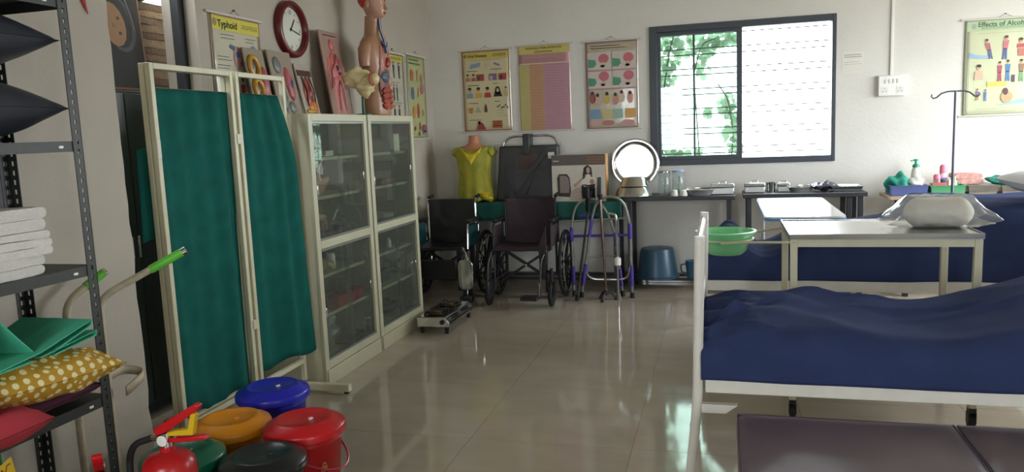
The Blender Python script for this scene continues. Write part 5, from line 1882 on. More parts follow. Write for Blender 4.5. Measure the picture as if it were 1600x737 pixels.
# head
m = MB()
m.loft([(0.74, 0, -0.01, 0.045, 0.055), (0.755, 0, -0.03, 0.045, 0.068), (0.775, 0, -0.03, 0.055, 0.078), (0.81, 0, -0.022, 0.066, 0.085), (0.85, 0, -0.014, 0.073, 0.092), (0.89, 0, -0.006, 0.077, 0.096), (0.93, 0, -0.002, 0.073, 0.092), (0.965, 0, 0.0, 0.058, 0.075), (0.985, 0, 0.0, 0.032, 0.045), (0.99, 0, 0.0, 0.008, 0.01)], 28)
hd = m.build('head', FACE, t, angle=70)
MB().loft([(0.80, 0, -0.103, 0.014, 0.012), (0.812, 0, -0.116, 0.017, 0.018), (0.825, 0, -0.112, 0.012, 0.014), (0.865, 0, -0.098, 0.007, 0.010)], 12).build('nose', FACE, hd)
MB().ell((0, -0.103, 0.782), (0.023, 0.010, 0.006), 14, 8).ell((0, -0.101, 0.774), (0.020, 0.010, 0.006), 14, 8).build('lips', mat('lip_red', '#8f1f22', 0.35), hd)
for s in (-1, 1):
    MB().ell((s * 0.03, -0.092, 0.856), (0.014, 0.010, 0.008), 12, 8).build('eye', WHITE, hd)
    MB().ell((s * 0.03, -0.1005, 0.856), (0.005, 0.003, 0.005), 10, 6).build('iris', INK, hd)
    MB().tube([(s * 0.013, -0.102, 0.875), (s * 0.03, -0.102, 0.882), (s * 0.048, -0.090, 0.874)], 0.003, 6).build('eyebrow', mat('brow_brown', '#4a2f24', 0.6), hd)
    MB().ell((s * 0.076, 0.005, 0.84), (0.008, 0.018, 0.03), 12, 8).build('ear', FACE, hd)
m = MB().ell((0, 0.022, 0.90), (0.081, 0.088, 0.10), 24, 14, rot=(-0.35, 0, 0))
m.build('hair_cap', mat('hair_red', '#b03a24', 0.4), hd)
# open chest
m = MB()
m.M = Matrix.Translation((0, -0.068, 0.30))
m.ell((0, 0, 0), (0.100, 0.024, 0.26), 28, 18)
m.build('chest_cavity', mat('cavity_red', '#7a4438', 0.5, var=0.15, scale=20), t)
for s, c in ((-1, '#a4665a'), (1, '#a4665a')):
    MB().ell((s * 0.055, -0.074, 0.43), (0.043, 0.026, 0.105), 16, 12, amp=0.2, seed=s + 4).build('lung', mat('lung_pink', '#a3685c', 0.4, var=0.15, scale=30), t)
MB().ell((0.012, -0.098, 0.41), (0.028, 0.018, 0.042), 14, 10, rot=(0, 0.4, 0)).build('heart', mat('heart_red', '#96262a', 0.35), t)
MB().ell((-0.02, -0.078, 0.30), (0.075, 0.03, 0.048), 16, 12, amp=0.2, seed=9).build('liver', mat('liver_blue', '#4c5a6c', 0.4), t)
MB().ell((0.05, -0.08, 0.27), (0.04, 0.026, 0.04), 14, 10).build('stomach', mat('stomach_tan', '#b0806a', 0.4), t)
for k in range(4):
    zz = 0.075 + 0.042 * k
    MB().tube([(-0.075 + 0.15 * j / 8, -0.078 - 0.006 * math.sin(j), zz + 0.011 * math.sin(j * 1.9 + k)) for j in range(9)], 0.021, 8).build('gut_loop', mat('gut_red', '#9c4a3c', 0.4, var=0.2, scale=40), t)
for (x, c, r) in ((-0.012, '#2c4670', 0.007), (0.006, '#c9c2b8', 0.007), (0.022, '#96262a', 0.005)):
    MB().tube([(x, -0.052, 0.755), (x, -0.058, 0.66), (x * 1.2, -0.085, 0.58), (x, -0.105, 0.48)], r, 8).build('vessel', mat('vessel_' + c, c, 0.35), t)
MB().tube([(-0.05, -0.085, 0.56), (0, -0.1, 0.53), (0.05, -0.085, 0.56)], 0.008, 8).build('vessel', mat('vessel_#2c4670', '#2c4670', 0.35), t)

# hip bone model leaning on the torso
BONE = mat('bone_cream', '#c9b888', 0.45, var=0.1, scale=18, bump=0.3, bscale=30)
t = thing('hip_joint_model', 'cream hip bone model with ball joint before the torso model', 'model', (-2.475, 5.12, CT_Z))
MB().lathe([(0.06, 0), (0.06, 0.012), (0.012, 0.018), (0.008, 0.19)], n=24).build('stand', mat('green_base', '#1d5a46', 0.5), t)
m = MB()
m.ell((-0.03, 0, 0.27), (0.095, 0.03, 0.07), 26, 16, rot=(0, 0.25, 0.5), amp=0.5, seed=3)
m.ell((0.02, 0.0, 0.20), (0.065, 0.04, 0.06), 20, 14, rot=(0, -0.5, 0.4), amp=0.5, seed=6)
m.build('hip_bone', BONE, t, angle=80)
MB().ell((0.085, 0.02, 0.255), (0.04, 0.042, 0.045), 18, 12).build('ball_joint', BONE, t)
m = MB().tube([(0.09, 0.02 + 0.046 * math.cos(a * PI / 12) - 0.03, 0.255 + 0.046 * math.sin(a * PI / 12)) for a in range(24)], 0.006, 8, closed=True)
m.build('joint_ring', mat('ring_red', '#a83a30', 0.4), t)

# ================================================================== CABINET CONTENTS
def put(name, label, cat, mb, m, loc, rotz=0, group=None, **k):
    zmin = min(v[2] for v in mb.v)      # rest exactly on what carries it
    if not k.get('solid'):
        mb.v = [(x, y, z - zmin + 0.0005) for x, y, z in mb.v]
    o = mb.build(name, m, None, **k)
    if group == G_ and name.endswith('model'):
        o.scale = (1.2, 1.2, 1.2)
    o.location = loc
    o.rotation_euler = (0, 0, rotz)
    return tag(o, label, cat, group)


PINKM = mat('model_pink', '#c08c7e', 0.4, var=0.1, scale=20)
G_ = 'teaching models in the glass cabinets'
xs = -2.575
# left cabinet: y 4.13 .. 4.88
put('tissue_model', 'pink spongy tissue model on the top shelf of the left cabinet', 'model', MB().ell((0, 0, 0.07), (0.09, 0.11, 0.07), 22, 14, amp=0.8, seed=2).ell((0, 0.10, 0.055), (0.06, 0.06, 0.05), 16, 10, amp=0.7, seed=4), PINKM, (xs, 4.36, 1.396), group=G_)
put('steel_ring', 'pale hoop standing at the back of the left cabinet top shelf', 'model', MB().tube([(0.08 * math.cos(a * PI / 12), 0, 0.09 + 0.08 * math.sin(a * PI / 12)) for a in range(24)], 0.008, 8, closed=True), ALU, (xs - 0.05, 4.68, 1.396), PI / 2 + 0.3, group=G_)
put('specimen_box', 'small pale carton on the top shelf of the left cabinet', 'box', MB().bx(-0.04, 0.04, -0.05, 0.05, 0, 0.035), PAPER, (xs + 0.06, 4.58, 1.396), group=G_, bevel=0.003)
t = thing('picture_card', 'pale picture card standing inside the left cabinet', 'card', (xs - 0.02, 4.56, 1.156), PI / 2, G_)
MB().bx(-0.13, 0.13, 0, 0.006, 0, 0.19).build('card', PAPER, t)
p = Print()
p.y = -0.001
p.disc(-0.03, 0.14, 0.022, 0.028, '#b98a68')
p.disc(-0.03, 0.15, 0.026, 0.024, '#2c2420')
p.pg([(-0.08, 0.05), (0.02, 0.05), (0.0, 0.115), (-0.06, 0.115)], '#7a4a5a')
p.pg([(0.06, 0.03), (0.10, 0.03), (0.10, 0.12), (0.06, 0.12)], '#46423e')
p.build(t)
put('infant_model', 'pink curled infant model on the middle shelf of the left cabinet', 'model', MB().ell((0, 0, 0.06), (0.055, 0.10, 0.058), 20, 14, amp=0.4, seed=1).ell((0.01, -0.10, 0.075), (0.05, 0.05, 0.05), 18, 12), PINKM, (xs + 0.10, 4.36, 1.156), group=G_)
put('muscle_model', 'brown pink muscle model on the lower upper shelf of the left cabinet', 'model', MB().ell((0, 0, 0.08), (0.05, 0.07, 0.08), 20, 14, amp=0.8, seed=7), mat('model_tan', '#a8755a', 0.4, var=0.2, scale=25), (xs + 0.05, 4.28, 0.886), group=G_)
put('organ_model', 'tan organ model beside the muscle model in the left cabinet', 'model', MB().ell((0, 0, 0.055), (0.06, 0.08, 0.055), 20, 14, amp=0.6, seed=9), mat('model_tan2', '#9a7a60', 0.4, var=0.2, scale=25), (xs, 4.50, 0.886), group=G_)
put('instrument_bowl', 'dark shallow bowl inside the left cabinet above the middle rail', 'bowl', MB().lathe([(0.05, 0), (0.09, 0.03), (0.092, 0.032), (0.05, 0.006)], n=24), mat('dark_bowl', '#4a4e50', 0.3, 0.6), (xs, 4.72, 0.886), group=G_)
put('jaw_model', 'cream jaw model on the upper lower shelf of the left cabinet', 'model', MB().ell((0, 0, 0.035), (0.06, 0.05, 0.035), 18, 12, amp=0.8, seed=11).ell((0.02, 0.09, 0.03), (0.05, 0.05, 0.03), 18, 12, amp=0.8, seed=12), BONE, (xs + 0.08, 4.30, 0.666), group=G_)
put('skull_model', 'greyish skull model behind the jaw in the left cabinet', 'model', MB().ell((0, 0, 0.075), (0.07, 0.085, 0.075), 20, 14, amp=0.2, seed=13).ell((0.05, 0, 0.03), (0.04, 0.05, 0.03), 16, 10), mat('bone_grey', '#8d857a', 0.5), (xs - 0.06, 4.46, 0.666), group=G_)
put('jar_of_swabs', 'small white jar on the upper lower shelf of the left cabinet', 'jar', MB().lathe([(0.03, 0), (0.032, 0.06), (0.026, 0.07), (0.028, 0.072), (0.028, 0.085), (0, 0.086)], n=18, cap1=False), WHITE, (xs + 0.03, 4.62, 0.666), group=G_)
for k, yy in enumerate((4.50, 4.625, 4.745)):
    put('red_box', ['red carton, nearest the screen of three in the left cabinet', 'red carton in the middle of three in the left cabinet', 'red carton, nearest the stove of three in the left cabinet'][k], 'box', MB().bx(-0.05, 0.05, -0.052, 0.052, 0, 0.075), mat('red_carton', '#a01a20', 0.5, var=0.1), (xs + 0.12, yy, 0.416), 0.08 * (k - 1), 'red cartons in the left cabinet', bevel=0.004)
put('instrument_case', 'dark brown case on the lowest shelf row of the left cabinet', 'case', MB().bx(-0.06, 0.06, -0.07, 0.07, 0, 0.06), mat('case_brown', '#4a3030', 0.5), (xs + 0.05, 4.29, 0.416), group=G_, bevel=0.006)
put('plastic_bundle', 'clear plastic wrapped bundle on the bottom of the left cabinet', 'bundle', MB().ell((0, 0, 0.11), (0.11, 0.15, 0.11), 28, 18, amp=0.6, seed=15), mat('grey_film', '#8c9090', 0.15, var=0.2, scale=14, bump=0.6, bscale=20), (xs + 0.04, 4.37, 0.136), group=G_)
put('steel_tray', 'shallow steel tray on the bottom of the left cabinet', 'tray', MB().bx(-0.12, 0.12, -0.12, 0.12, 0, 0.004).bx(-0.12, 0.12, -0.12, -0.116, 0, 0.04).bx(-0.12, 0.12, 0.116, 0.12, 0, 0.04).bx(-0.12, -0.116, -0.12, 0.12, 0, 0.04).bx(0.116, 0.12, -0.12, 0.12, 0, 0.04), STEEL, (xs + 0.02, 4.70, 0.136), group=G_, smooth=False)
# right cabinet: y 4.93 .. 5.70
put('glass_funnel', 'clear glass funnel on the top shelf of the right cabinet', 'funnel', MB().lathe([(0.012, 0), (0.014, 0.06), (0.06, 0.13), (0.062, 0.132), (0.058, 0.128), (0.010, 0.055)], n=20), BOTTLEG, (xs, 5.14, 1.396), group=G_)
put('paper_label', 'white paper slip standing on the top shelf of the right cabinet', 'card', MB().bx(-0.003, 0.003, -0.05, 0.05, 0, 0.13), PAPER, (xs + 0.20, 5.43, 1.396), group=G_, smooth=False)
put('brown_folder', 'brown card file lying on the middle shelf of the right cabinet', 'file', MB().bx(-0.1, 0.1, -0.16, 0.16, 0, 0.04), mat('card_brown', '#7a4a36', 0.6), (xs + 0.05, 5.36, 1.156), 0.1, G_, bevel=0.004)
put('white_carton', 'narrow white carton on the middle shelf of the right cabinet', 'box', MB().bx(-0.03, 0.03, -0.05, 0.05, 0, 0.13), PAPER, (xs + 0.08, 5.06, 1.156), group=G_, bevel=0.003)
put('rolled_cloth', 'grey rolled cloth on the lower upper shelf of the right cabinet', 'cloth', MB().tube([(0, -0.15, 0.035), (0, 0.15, 0.035)], 0.035, 14), mat('grey_cloth', '#7f7d75', 0.9), (xs + 0.08, 5.2, 0.886), 0.1, G_)
put('enamel_dish', 'pale enamel dish on the lower upper shelf of the right cabinet', 'dish', MB().lathe([(0.06, 0), (0.10, 0.03), (0.102, 0.034), (0.06, 0.006)], n=24), WHITEE, (xs + 0.02, 5.50, 0.886), group=G_)
put('small_bottle', 'small white bottle on the upper lower shelf of the right cabinet', 'bottle', MB().lathe([(0.02, 0), (0.021, 0.05), (0.010, 0.06), (0.012, 0.075), (0, 0.076)], n=16, cap1=False), WHITE, (xs + 0.10, 5.40, 0.666), group=G_)
put('hand_mirror', 'round white hand mirror lying in the right cabinet', 'mirror', MB().lathe([(0.05, 0), (0.052, 0.008), (0, 0.009)], n=20, cap1=False).bx(-0.008, 0.008, 0.05, 0.14, 0, 0.008), STEEL, (xs + 0.05, 5.16, 0.666), 0.4, G_)
put('grey_case', 'dark grey case on the lowest shelf of the right cabinet', 'case', MB().bx(-0.09, 0.09, -0.14, 0.14, 0, 0.09), mat('case_grey', '#4b4d4c', 0.5), (xs, 5.28, 0.416), group=G_, bevel=0.008)
put('black_pouch', 'black pouch on the bottom of the right cabinet', 'pouch', MB().ell((0, 0, 0.06), (0.09, 0.14, 0.06), 20, 12, amp=0.4, seed=19), BREX, (xs, 5.18, 0.136), group=G_)
put('black_pouch', 'second black pouch beside the first in the right cabinet', 'pouch', MB().ell((0, 0, 0.05), (0.09, 0.12, 0.05), 20, 12, amp=0.4, seed=23), BREX, (xs, 5.48, 0.136), group=G_)

# ================================================================== DOORWAY STORE: steel almirah, picture, paper stack
t = thing('steel_cupboard', 'dark green steel cupboard standing in the doorway behind the screen', 'cupboard', (-3.15, 2.98, 0))
AL = mat('cupboard_green', '#2f3a34', 0.35, var=0.06)
MB().bx(-0.48, 0, 0, 1.16, 0.05, 1.815).build('body', AL, t, bevel=0.006)
for k in (0, 1):
    d = MB().bx(0.0, 0.018, 0.012 + 0.57 * k, 0.575 + 0.57 * k, 0.07, 1.795).build('door', AL, t, bevel=0.004)
    MB().bx(0.018, 0.04, 0.50 + 0.05 * k, 0.515 + 0.05 * k, 0.9, 1.02).build('handle', CHROME, d, bevel=0.003)
MB().bx(-0.45, -0.03, 0.03, 1.12, 0.0, 0.05).build('plinth', AL, t)
t = thing('portrait_board', 'dark upside down portrait picture with orange edge on the cupboard', 'picture', (-3.155, 3.575, 1.8165), PI / 2)
t.rotation_euler = Euler((-0.05, 0, PI / 2), 'XYZ')
ORE = mat('frame_orange', '#7d5030', 0.5)
MB().bx(-0.37, 0.22, 0, 0.022, 0, 0.72).build('frame', ORE, t, bevel=0.003)
MB().bx(-0.355, 0.205, -0.003, 0.0, 0.014, 0.706).build('picture_panel', mat('picture_dark', '#1d1b18', 0.6), t)
p = Print()
p.y = -0.0036
p.disc(0.045, 0.36, 0.115, 0.16, '#45464c', 0.35)
p.up()
p.disc(0.030, 0.37, 0.10, 0.15, '#1d1d20', 0.35)
p.up()
p.disc(0.005, 0.35, 0.085, 0.12, '#94704e', 0.3)
p.up()
p.disc(0.040, 0.385, 0.012, 0.009, '#4a3424')
p.disc(0.045, 0.305, 0.012, 0.009, '#4a3424')
p.pg([(-0.005, 0.33), (0.020, 0.34), (-0.005, 0.36)], '#7d5a3c')
p.pg([(0.115, 0.50), (0.145, 0.42), (0.160, 0.33), (0.150, 0.33), (0.135, 0.41), (0.100, 0.50)], '#5f646c')
p.build(t, 'painted_portrait')
SACK = [mat('sack_brown_%d' % k, c, 0.85, var=0.2, scale=20, bump=0.5, bscale=40) for k, c in enumerate(('#6b5a48', '#5a4a3c', '#75644e', '#544538'))]
z = 1.8165
k = 0
while z < 2.29:
    H = rnd.uniform(0.035, 0.055)
    o = folded(0.36, 0.30, H, 1, k * 3.3).build('paper_bundle', SACK[k % 4], angle=60)
    o.location = (-3.36, 3.915 + rnd.uniform(-0.012, 0.012), z)
    o.rotation_euler = (0, 0, PI / 2 + rnd.uniform(-0.08, 0.08))
    tag(o, ['lowest', 'second lowest', 'third from bottom', 'fourth from bottom', 'fifth from bottom', 'sixth from bottom', 'seventh from bottom', 'eighth from bottom', 'ninth from bottom', 'tenth from bottom', 'eleventh from bottom', 'twelfth from bottom', 'thirteenth from bottom'][k] + ' brown paper bundle in the pile on the cupboard', 'bundle', 'brown bundles on the cupboard')
    z += H * 1.0
    k += 1
put('green_net_bag', 'crumpled grey green bag on top of the brown bundles', 'bag', MB().ell((0, 0, 0.045), (0.13, 0.12, 0.045), 24, 14, amp=0.7, seed=31), mat('net_green', '#5c6a5e', 0.8, var=0.2, scale=30), (-3.36, 3.86, z + 0.002))

# ================================================================== ON THE GREEN TABLE
GZ = 0.8425
# dress form in a yellow blouse
t = thing('dress_form', 'armless dress form in a yellow lace blouse on the green table', 'mannequin', (-2.345, 7.22, GZ))
YB_ = mat('yellow_blouse', '#a8982a', 0.8, var=0.3, scale=14, col2='#7f8a34', bump=0.3, bscale=30)
YL_ = mat('yellow_lace', '#c9b422', 0.7, var=0.1, scale=50, bump=0.5, bscale=90)
FORM = mat('form_skin', '#b5795a', 0.45)
m = MB()
m.loft([(0.02, 0, 0, 0.15, 0.10), (0.12, 0, 0, 0.145, 0.10), (0.26, 0, 0, 0.135, 0.095), (0.38, 0, -0.01, 0.155, 0.11), (0.47, 0, 0.0, 0.165, 0.09), (0.52, 0, 0.01, 0.14, 0.07), (0.55, 0, 0.012, 0.08, 0.055), (0.575, 0, 0.012, 0.055, 0.05), (0.635, 0, 0.012, 0.05, 0.048), (0.645, 0, 0.012, 0.046, 0.044)], 32, p=2.2)
m.build('form', FORM, t, angle=70)
m = MB()


def blouse(u, v):
    a = 2 * PI * u
    prof = [(0.01, 0.18, 0.13), (0.10, 0.172, 0.12), (0.26, 0.152, 0.108), (0.38, 0.172, 0.122), (0.47, 0.188, 0.104), (0.525, 0.165, 0.083), (0.54, 0.115, 0.075)]
    x = v * (len(prof) - 1)
    i = min(int(x), len(prof) - 2)
    f = x - i
    z, rx, ry = [prof[i][k] * (1 - f) + prof[i + 1][k] * f for k in range(3)]
    w = 1 + (0.05 * math.sin(a * 9) * (1 - v) + 0.02 * noise.noise(Vector((math.cos(a) * 3, math.sin(a) * 3, v * 6))))
    # scoop neckline at the front
    front = max(0, -math.sin(a)) ** 3
    z -= front * max(0, v - 0.75) * 4 * 0.07
    return (rx * w * math.cos(a), ry * w * math.sin(a) - 0.004, z + (0.012 * math.sin(a * 5) if v < 0.05 else 0))


m.grid(blouse, 72, 36, wrap=True)
m.build('blouse', YB_, t, solid=0.004, angle=80)
for s in (-1, 1):
    MB().ell((s * 0.175, 0.005, 0.485), (0.045, 0.07, 0.05), 16, 10, amp=0.3, seed=s + 2).build('cap_sleeve', YB_, t, angle=80)
yo = MB()


def yoke(u, v):
    x = (u - 0.5) * 2
    hw = 0.115 * (1 - v * 0.9)
    z = 0.535 - 0.085 * math.cos(x * PI / 2) * (1 - v) * 0.8 - 0.17 * v
    y = -0.085 - 0.045 * (1 - x * x) * (1 - abs(v - 0.6)) - 0.012
    return (x * hw, y, z)


yo.grid(yoke, 20, 14).build('lace_yoke', YL_, t, solid=0.004)
for k in range(11):
    u = k / 10 * 2 - 1
    MB().ell((u * 0.085, -0.128 + 0.03 * u * u, 0.40 + 0.085 * abs(u)), (0.008, 0.005, 0.011), 8, 6).build('lace_drop', YL_, t)
m = MB()
for k in range(5):
    m.ell((0.13 + 0.03 * math.cos(k), -0.10, 0.035 + 0.012 * k), (0.05, 0.03, 0.016), 14, 8, amp=0.3, seed=k)
m.build('blouse_hem_frill', YL_, t, angle=80)

# black wrapped pack with a chrome hoop
t = thing('folded_commode_chair', 'black folded chair in clear plastic with a chrome hoop on the table', 'folded chair', (-1.795, 7.25, GZ))
MB().tube(fil([(-0.30, 0.09, 0.0), (-0.30, 0.10, 0.50), (-0.25, 0.11, 0.62), (0.22, 0.11, 0.62), (0.27, 0.10, 0.50), (0.27, 0.09, 0.0)], 0.10, 6), 0.012, 10).build('chrome_hoop', CHROME, t)
MB().prism([(-0.34, 0.002), (0.28, 0.002), (0.30, 0.28), (0.29, 0.53), (-0.29, 0.53), (-0.31, 0.3)], -0.05, 0.06).build('folded_body', BLACK, t, bevel=0.02)
MB().bx(-0.05, 0.015, -0.066, 0.10, 0.44, 0.64).build('strap', BREX, t, bevel=0.006)
MB().prism([(-0.11, 0.30), (0.10, 0.31), (0.10, 0.46), (-0.11, 0.46)], -0.058, -0.05).build('seat_patch', mat('brown_patch', '#46302a', 0.7), t, bevel=0.004)
for (a, c) in (((-0.2, 0.02), (0.2, 0.5)), ((-0.12, 0.02), (-0.22, 0.32)), ((0.04, 0.28), (-0.06, 0.06))):
    MB().bar((a[0], -0.06, a[1]), (c[0], -0.06, c[1]), 0.05, 0.012, up=(0, 1, 0)).build('folded_strap', BREX, t, bevel=0.004)
m = MB()


def shell(u, v):
    a = 2 * PI * u
    ca, sa = math.cos(a), math.sin(a)
    n_ = noise.noise(Vector((ca * 3, sa * 3, v * 7)))
    x = math.copysign(abs(ca) ** 0.4, ca) * (0.325 + 0.012 * n_) - 0.02
    y = math.copysign(abs(sa) ** 0.5, sa) * (0.078 + 0.014 * n_)
    return (x, y + 0.005, 0.004 + 0.545 * v)


m.grid(shell, 64, 30, wrap=True)
m.build('plastic_wrap', PLASTIC, t, angle=80)
MB().rect(0.20, 0.40, 0.26, 0.46, 0, -0.09).build('paper_tag', PAPER, t, smooth=False)

# carton with a picture of a seated woman
t = thing('massager_carton', 'carton printed with a seated woman and a chair pad on the table', 'box', (-1.285, 7.06, GZ), -0.04)
m = MB().bx(-0.26, 0.245, 0, 0.12, 0, 0.432)
m.build('carton', mat('carton_white', '#cbc4b8', 0.5, var=0.03), t, bevel=0.002)
MB().bx(0.2455, 0.25, 0.001, 0.119, 0.001, 0.431).build('carton_side', mat('carton_orange', '#b07a2c', 0.5), t, smooth=False)
p = Print()
p.rect(-0.259, 0.335, 0.244, 0.431, '#5f5650')
p.up()
for k in range(3):
    p.rect(0.08, 0.352 + 0.024 * k, 0.235, 0.364 + 0.024 * k, '#8a6038')
p.rect(-0.245, 0.372, -0.19, 0.380, '#d8d4cc')
# chair pad
p.pg([(-0.205, 0.05), (-0.09, 0.04), (-0.08, 0.10), (-0.09, 0.22), (-0.115, 0.255), (-0.19, 0.255), (-0.21, 0.22)], '#3a302c')
p.up()
p.pg([(-0.185, 0.08), (-0.10, 0.08), (-0.092, 0.14), (-0.10, 0.215), (-0.125, 0.24), (-0.185, 0.24)], '#8a7a76')
# woman
p.pg([(-0.10, 0.01), (0.02, 0.01), (0.08, 0.10), (0.06, 0.14), (-0.04, 0.12), (-0.08, 0.09)], '#b5a494')
p.pg([(0.02, 0.02), (0.12, 0.02), (0.15, 0.16), (0.02, 0.15), (0.01, 0.09)], '#23222a')
p.pg([(0.16, 0.03), (0.20, 0.05), (0.205, 0.22), (0.17, 0.22)], '#4a4642')
p.up()
p.pg([(0.01, 0.14), (0.14, 0.16), (0.16, 0.21), (0.13, 0.245), (0.06, 0.25), (0.02, 0.22)], '#d8cfc2')
p.pg([(0.03, 0.205), (0.045, 0.31), (0.08, 0.335), (0.115, 0.31), (0.125, 0.225), (0.11, 0.225), (0.10, 0.25), (0.07, 0.25), (0.05, 0.21)], '#2c2224')
p.pg([(-0.04, 0.13), (0.03, 0.20), (0.04, 0.225), (-0.01, 0.19), (-0.06, 0.15)], '#c09a86')
p.up()
p.disc(0.085, 0.285, 0.018, 0.03, '#c09a86')
p.disc(0.12, 0.18, 0.022, 0.025, '#b0746a')
pr = p.build(t)
pr.location = (0, -0.0005, 0)

# ================================================================== ON THE JAR TABLE
JZ = 0.876
put('steel_block', 'small steel box hidden behind the bowls under the round tray', 'box', MB().bx(-0.09, 0.09, -0.04, 0.04, 0, 0.06), STEEL, (-0.80, 7.36, JZ), bevel=0.004)
m = MB().lathe([(0.0, 0.012), (0.170, 0.012), (0.175, 0.012), (0.19, 0.006), (0.198, -0.012), (0.222, -0.016), (0.229, -0.014), (0.229, -0.009), (0.2, -0.006), (0.19, 0.013), (0.178, 0.02), (0.0, 0.02)], n=56, cap0=False, cap1=False)
m.f = [f for f in m.f]
# axis along y, concave side toward -y
m.v = [(x, z, y) for x, y, z in m.v]
m.f = [tuple(reversed(f)) for f in m.f]
o = m.build('round_tray', STEEL, angle=35)
o.location = (-0.805, 7.372, JZ + 0.060 + 0.231)
o.rotation_euler = (R(-4.0), 0, R(0.0))
tag(o, 'round steel tray propped upright against the wall left of the window', 'tray')
bp = [(0.168, 0.0), (0.172, 0.006), (0.165, 0.01), (0.150, 0.06), (0.135, 0.085), (0.0, 0.088)]
put('steel_bowl', 'wide steel bowl turned upside down, lower of two before the round tray', 'bowl', MB().lathe(bp, n=40, cap0=False, cap1=False), STEEL, (-0.80, 7.13, JZ), group='upturned bowls', solid=0.002)
put('steel_bowl', 'smaller steel bowl turned upside down on top of the wide one', 'bowl', MB().lathe([(0.128, 0.0), (0.134, 0.006), (0.128, 0.01), (0.112, 0.06), (0.095, 0.082), (0.0, 0.086)], n=40, cap0=False, cap1=False), STEEL, (-0.79, 7.13, JZ + 0.091), group='upturned bowls', solid=0.002)
for k, (xx, h, c) in enumerate(((-0.525, 0.22, 'tall clear glass jar beside the upturned steel bowls'), (-0.40, 0.225, 'tall clear glass jar with blue lid beneath the window sill'))):
    t = thing('glass_jar', c, 'jar', (xx, 7.22, JZ), group='glass jars')
    MB().lathe([(0.05, 0), (0.056, 0.006), (0.056, h * 0.62), (0.046, h * 0.72), (0.046, h * 0.76), (0.056, h * 0.8), (0.056, h * 0.93), (0.05, h * 0.93), (0.05, 0.01)], n=28).build('jar', BOTTLEG, t, angle=50)
    MB().lathe([(0.054, h * 0.93), (0.056, h * 0.935), (0.056, h * 0.99), (0.0, h)], n=28, cap1=False).build('lid', STEEL if k == 0 else mat('jar_lid_blue', '#8fa0d0', 0.4), t)
    MB().cyl((0, 0.0, 0.008), (0.012, 0, h * 0.75), 0.006, 8).build('rod_inside', CHROME, t)
for k, xx in enumerate((-0.425, -0.345)):
    put('white_cup', ('small white cup nearer the bowls, upside down before the jars', 'small white cup nearer the kidney dishes, upside down before the jars')[k], 'cup', MB().lathe([(0.036, 0), (0.036, 0.012), (0.026, 0.05), (0.02, 0.054), (0.0, 0.055)], n=22, cap1=False), mat('cup_white', '#dcd8d0', 0.4), (xx, 7.07, JZ), group='white cups')


def kidney(label, x, y, z, s=1.0, rz=0.0, m_=STEELD):
    m = MB()
    n = 26

    def ring(k, h):
        out = []
        for j in range(n):
            a = 2 * PI * j / n
            r = (0.075 + 0.022 * math.cos(2 * a) - 0.022 * math.sin(a)) * k * s
            out.append((1.25 * r * math.cos(a), r * math.sin(a), h))
        return out
    hs = [(0.78, 0), (0.98, 0.045), (1.06, 0.05), (1.06, 0.052), (0.96, 0.046), (0.75, 0.003)]
    vs = []
    for k, h in hs:
        vs += ring(k, h * s)
    fs = []
    for i in range(len(hs) - 1):
        for j in range(n):
            fs.append((i * n + j, i * n + (j + 1) % n, (i + 1) * n + (j + 1) % n, (i + 1) * n + j))
    fs.append(tuple(range(n))[::-1])
    fs.append(tuple(5 * n + j for j in range(n)))
    m.add(vs, fs)
    return put('kidney_dish', label, 'dish', m, m_, (x, y, z), rz, 'kidney dishes')


kidney('steel kidney dish at the front of the jar table', -0.205, 7.12, JZ, 1.0)
kidney('steel kidney dish behind the first on the jar table', -0.235, 7.30, JZ, 1.0, 0.5)


def lidbox(label, x, y, z, w, d, h, rz=0.0):
    """steel instrument box with overlapping lid and handle"""
    t = thing('steel_box', label, 'box', (x, y, z), rz, 'steel instrument boxes')
    MB().bx(-w / 2, w / 2, -d / 2, d / 2, 0, h * 0.62).build('box', STEELD, t, bevel=0.006)
    lid = MB().bx(-w / 2 - 0.004, w / 2 + 0.004, -d / 2 - 0.004, d / 2 + 0.004, h * 0.625, h).build('lid', STEELB, t, bevel=0.008)
    MB().tube(fil([(-0.03, 0, h), (-0.03, 0, h + 0.016), (0.03, 0, h + 0.016), (0.03, 0, h)], 0.01), 0.003, 6).build('lid_handle', CHROME, lid)
    return t


lidbox('steel instrument box at the right end of the jar table', -0.01, 7.22, JZ, 0.20, 0.16, 0.095)
T2Z = 0.886
lidbox('steel instrument box at the left end of the tray table', 0.265, 7.22, T2Z, 0.17, 0.16, 0.085)
put('steel_mug', 'short steel mug between the two boxes of the tray table', 'mug', MB().lathe([(0.035, 0), (0.04, 0.08), (0.042, 0.085), (0.038, 0.08), (0.033, 0.004)], n=24), STEEL, (0.405, 7.20, T2Z))
lidbox('smaller steel instrument box beside the steel mug', 0.51, 7.22, T2Z, 0.10, 0.12, 0.08)
kidney('steel kidney dish in the middle of the tray table', 0.65, 7.16, T2Z, 0.85, 0.1)
kidney('steel kidney dish tilted beside the wrapped one on the tray table', 0.66, 7.33, T2Z, 0.85, 0.4)
m = pillow_mesh(0.22, 0.18, 0.05, p=2.4, q=0.6, wr=0.02, seed=12)
put('wrapped_dish', 'dark dish in crinkled shiny wrap on the tray table', 'pack', m, mat('crinkled_film', '#6a6876', 0.15, 0.5, bump=0.8, bscale=30), (0.84, 7.18, T2Z + 0.001), 0.15, angle=80)


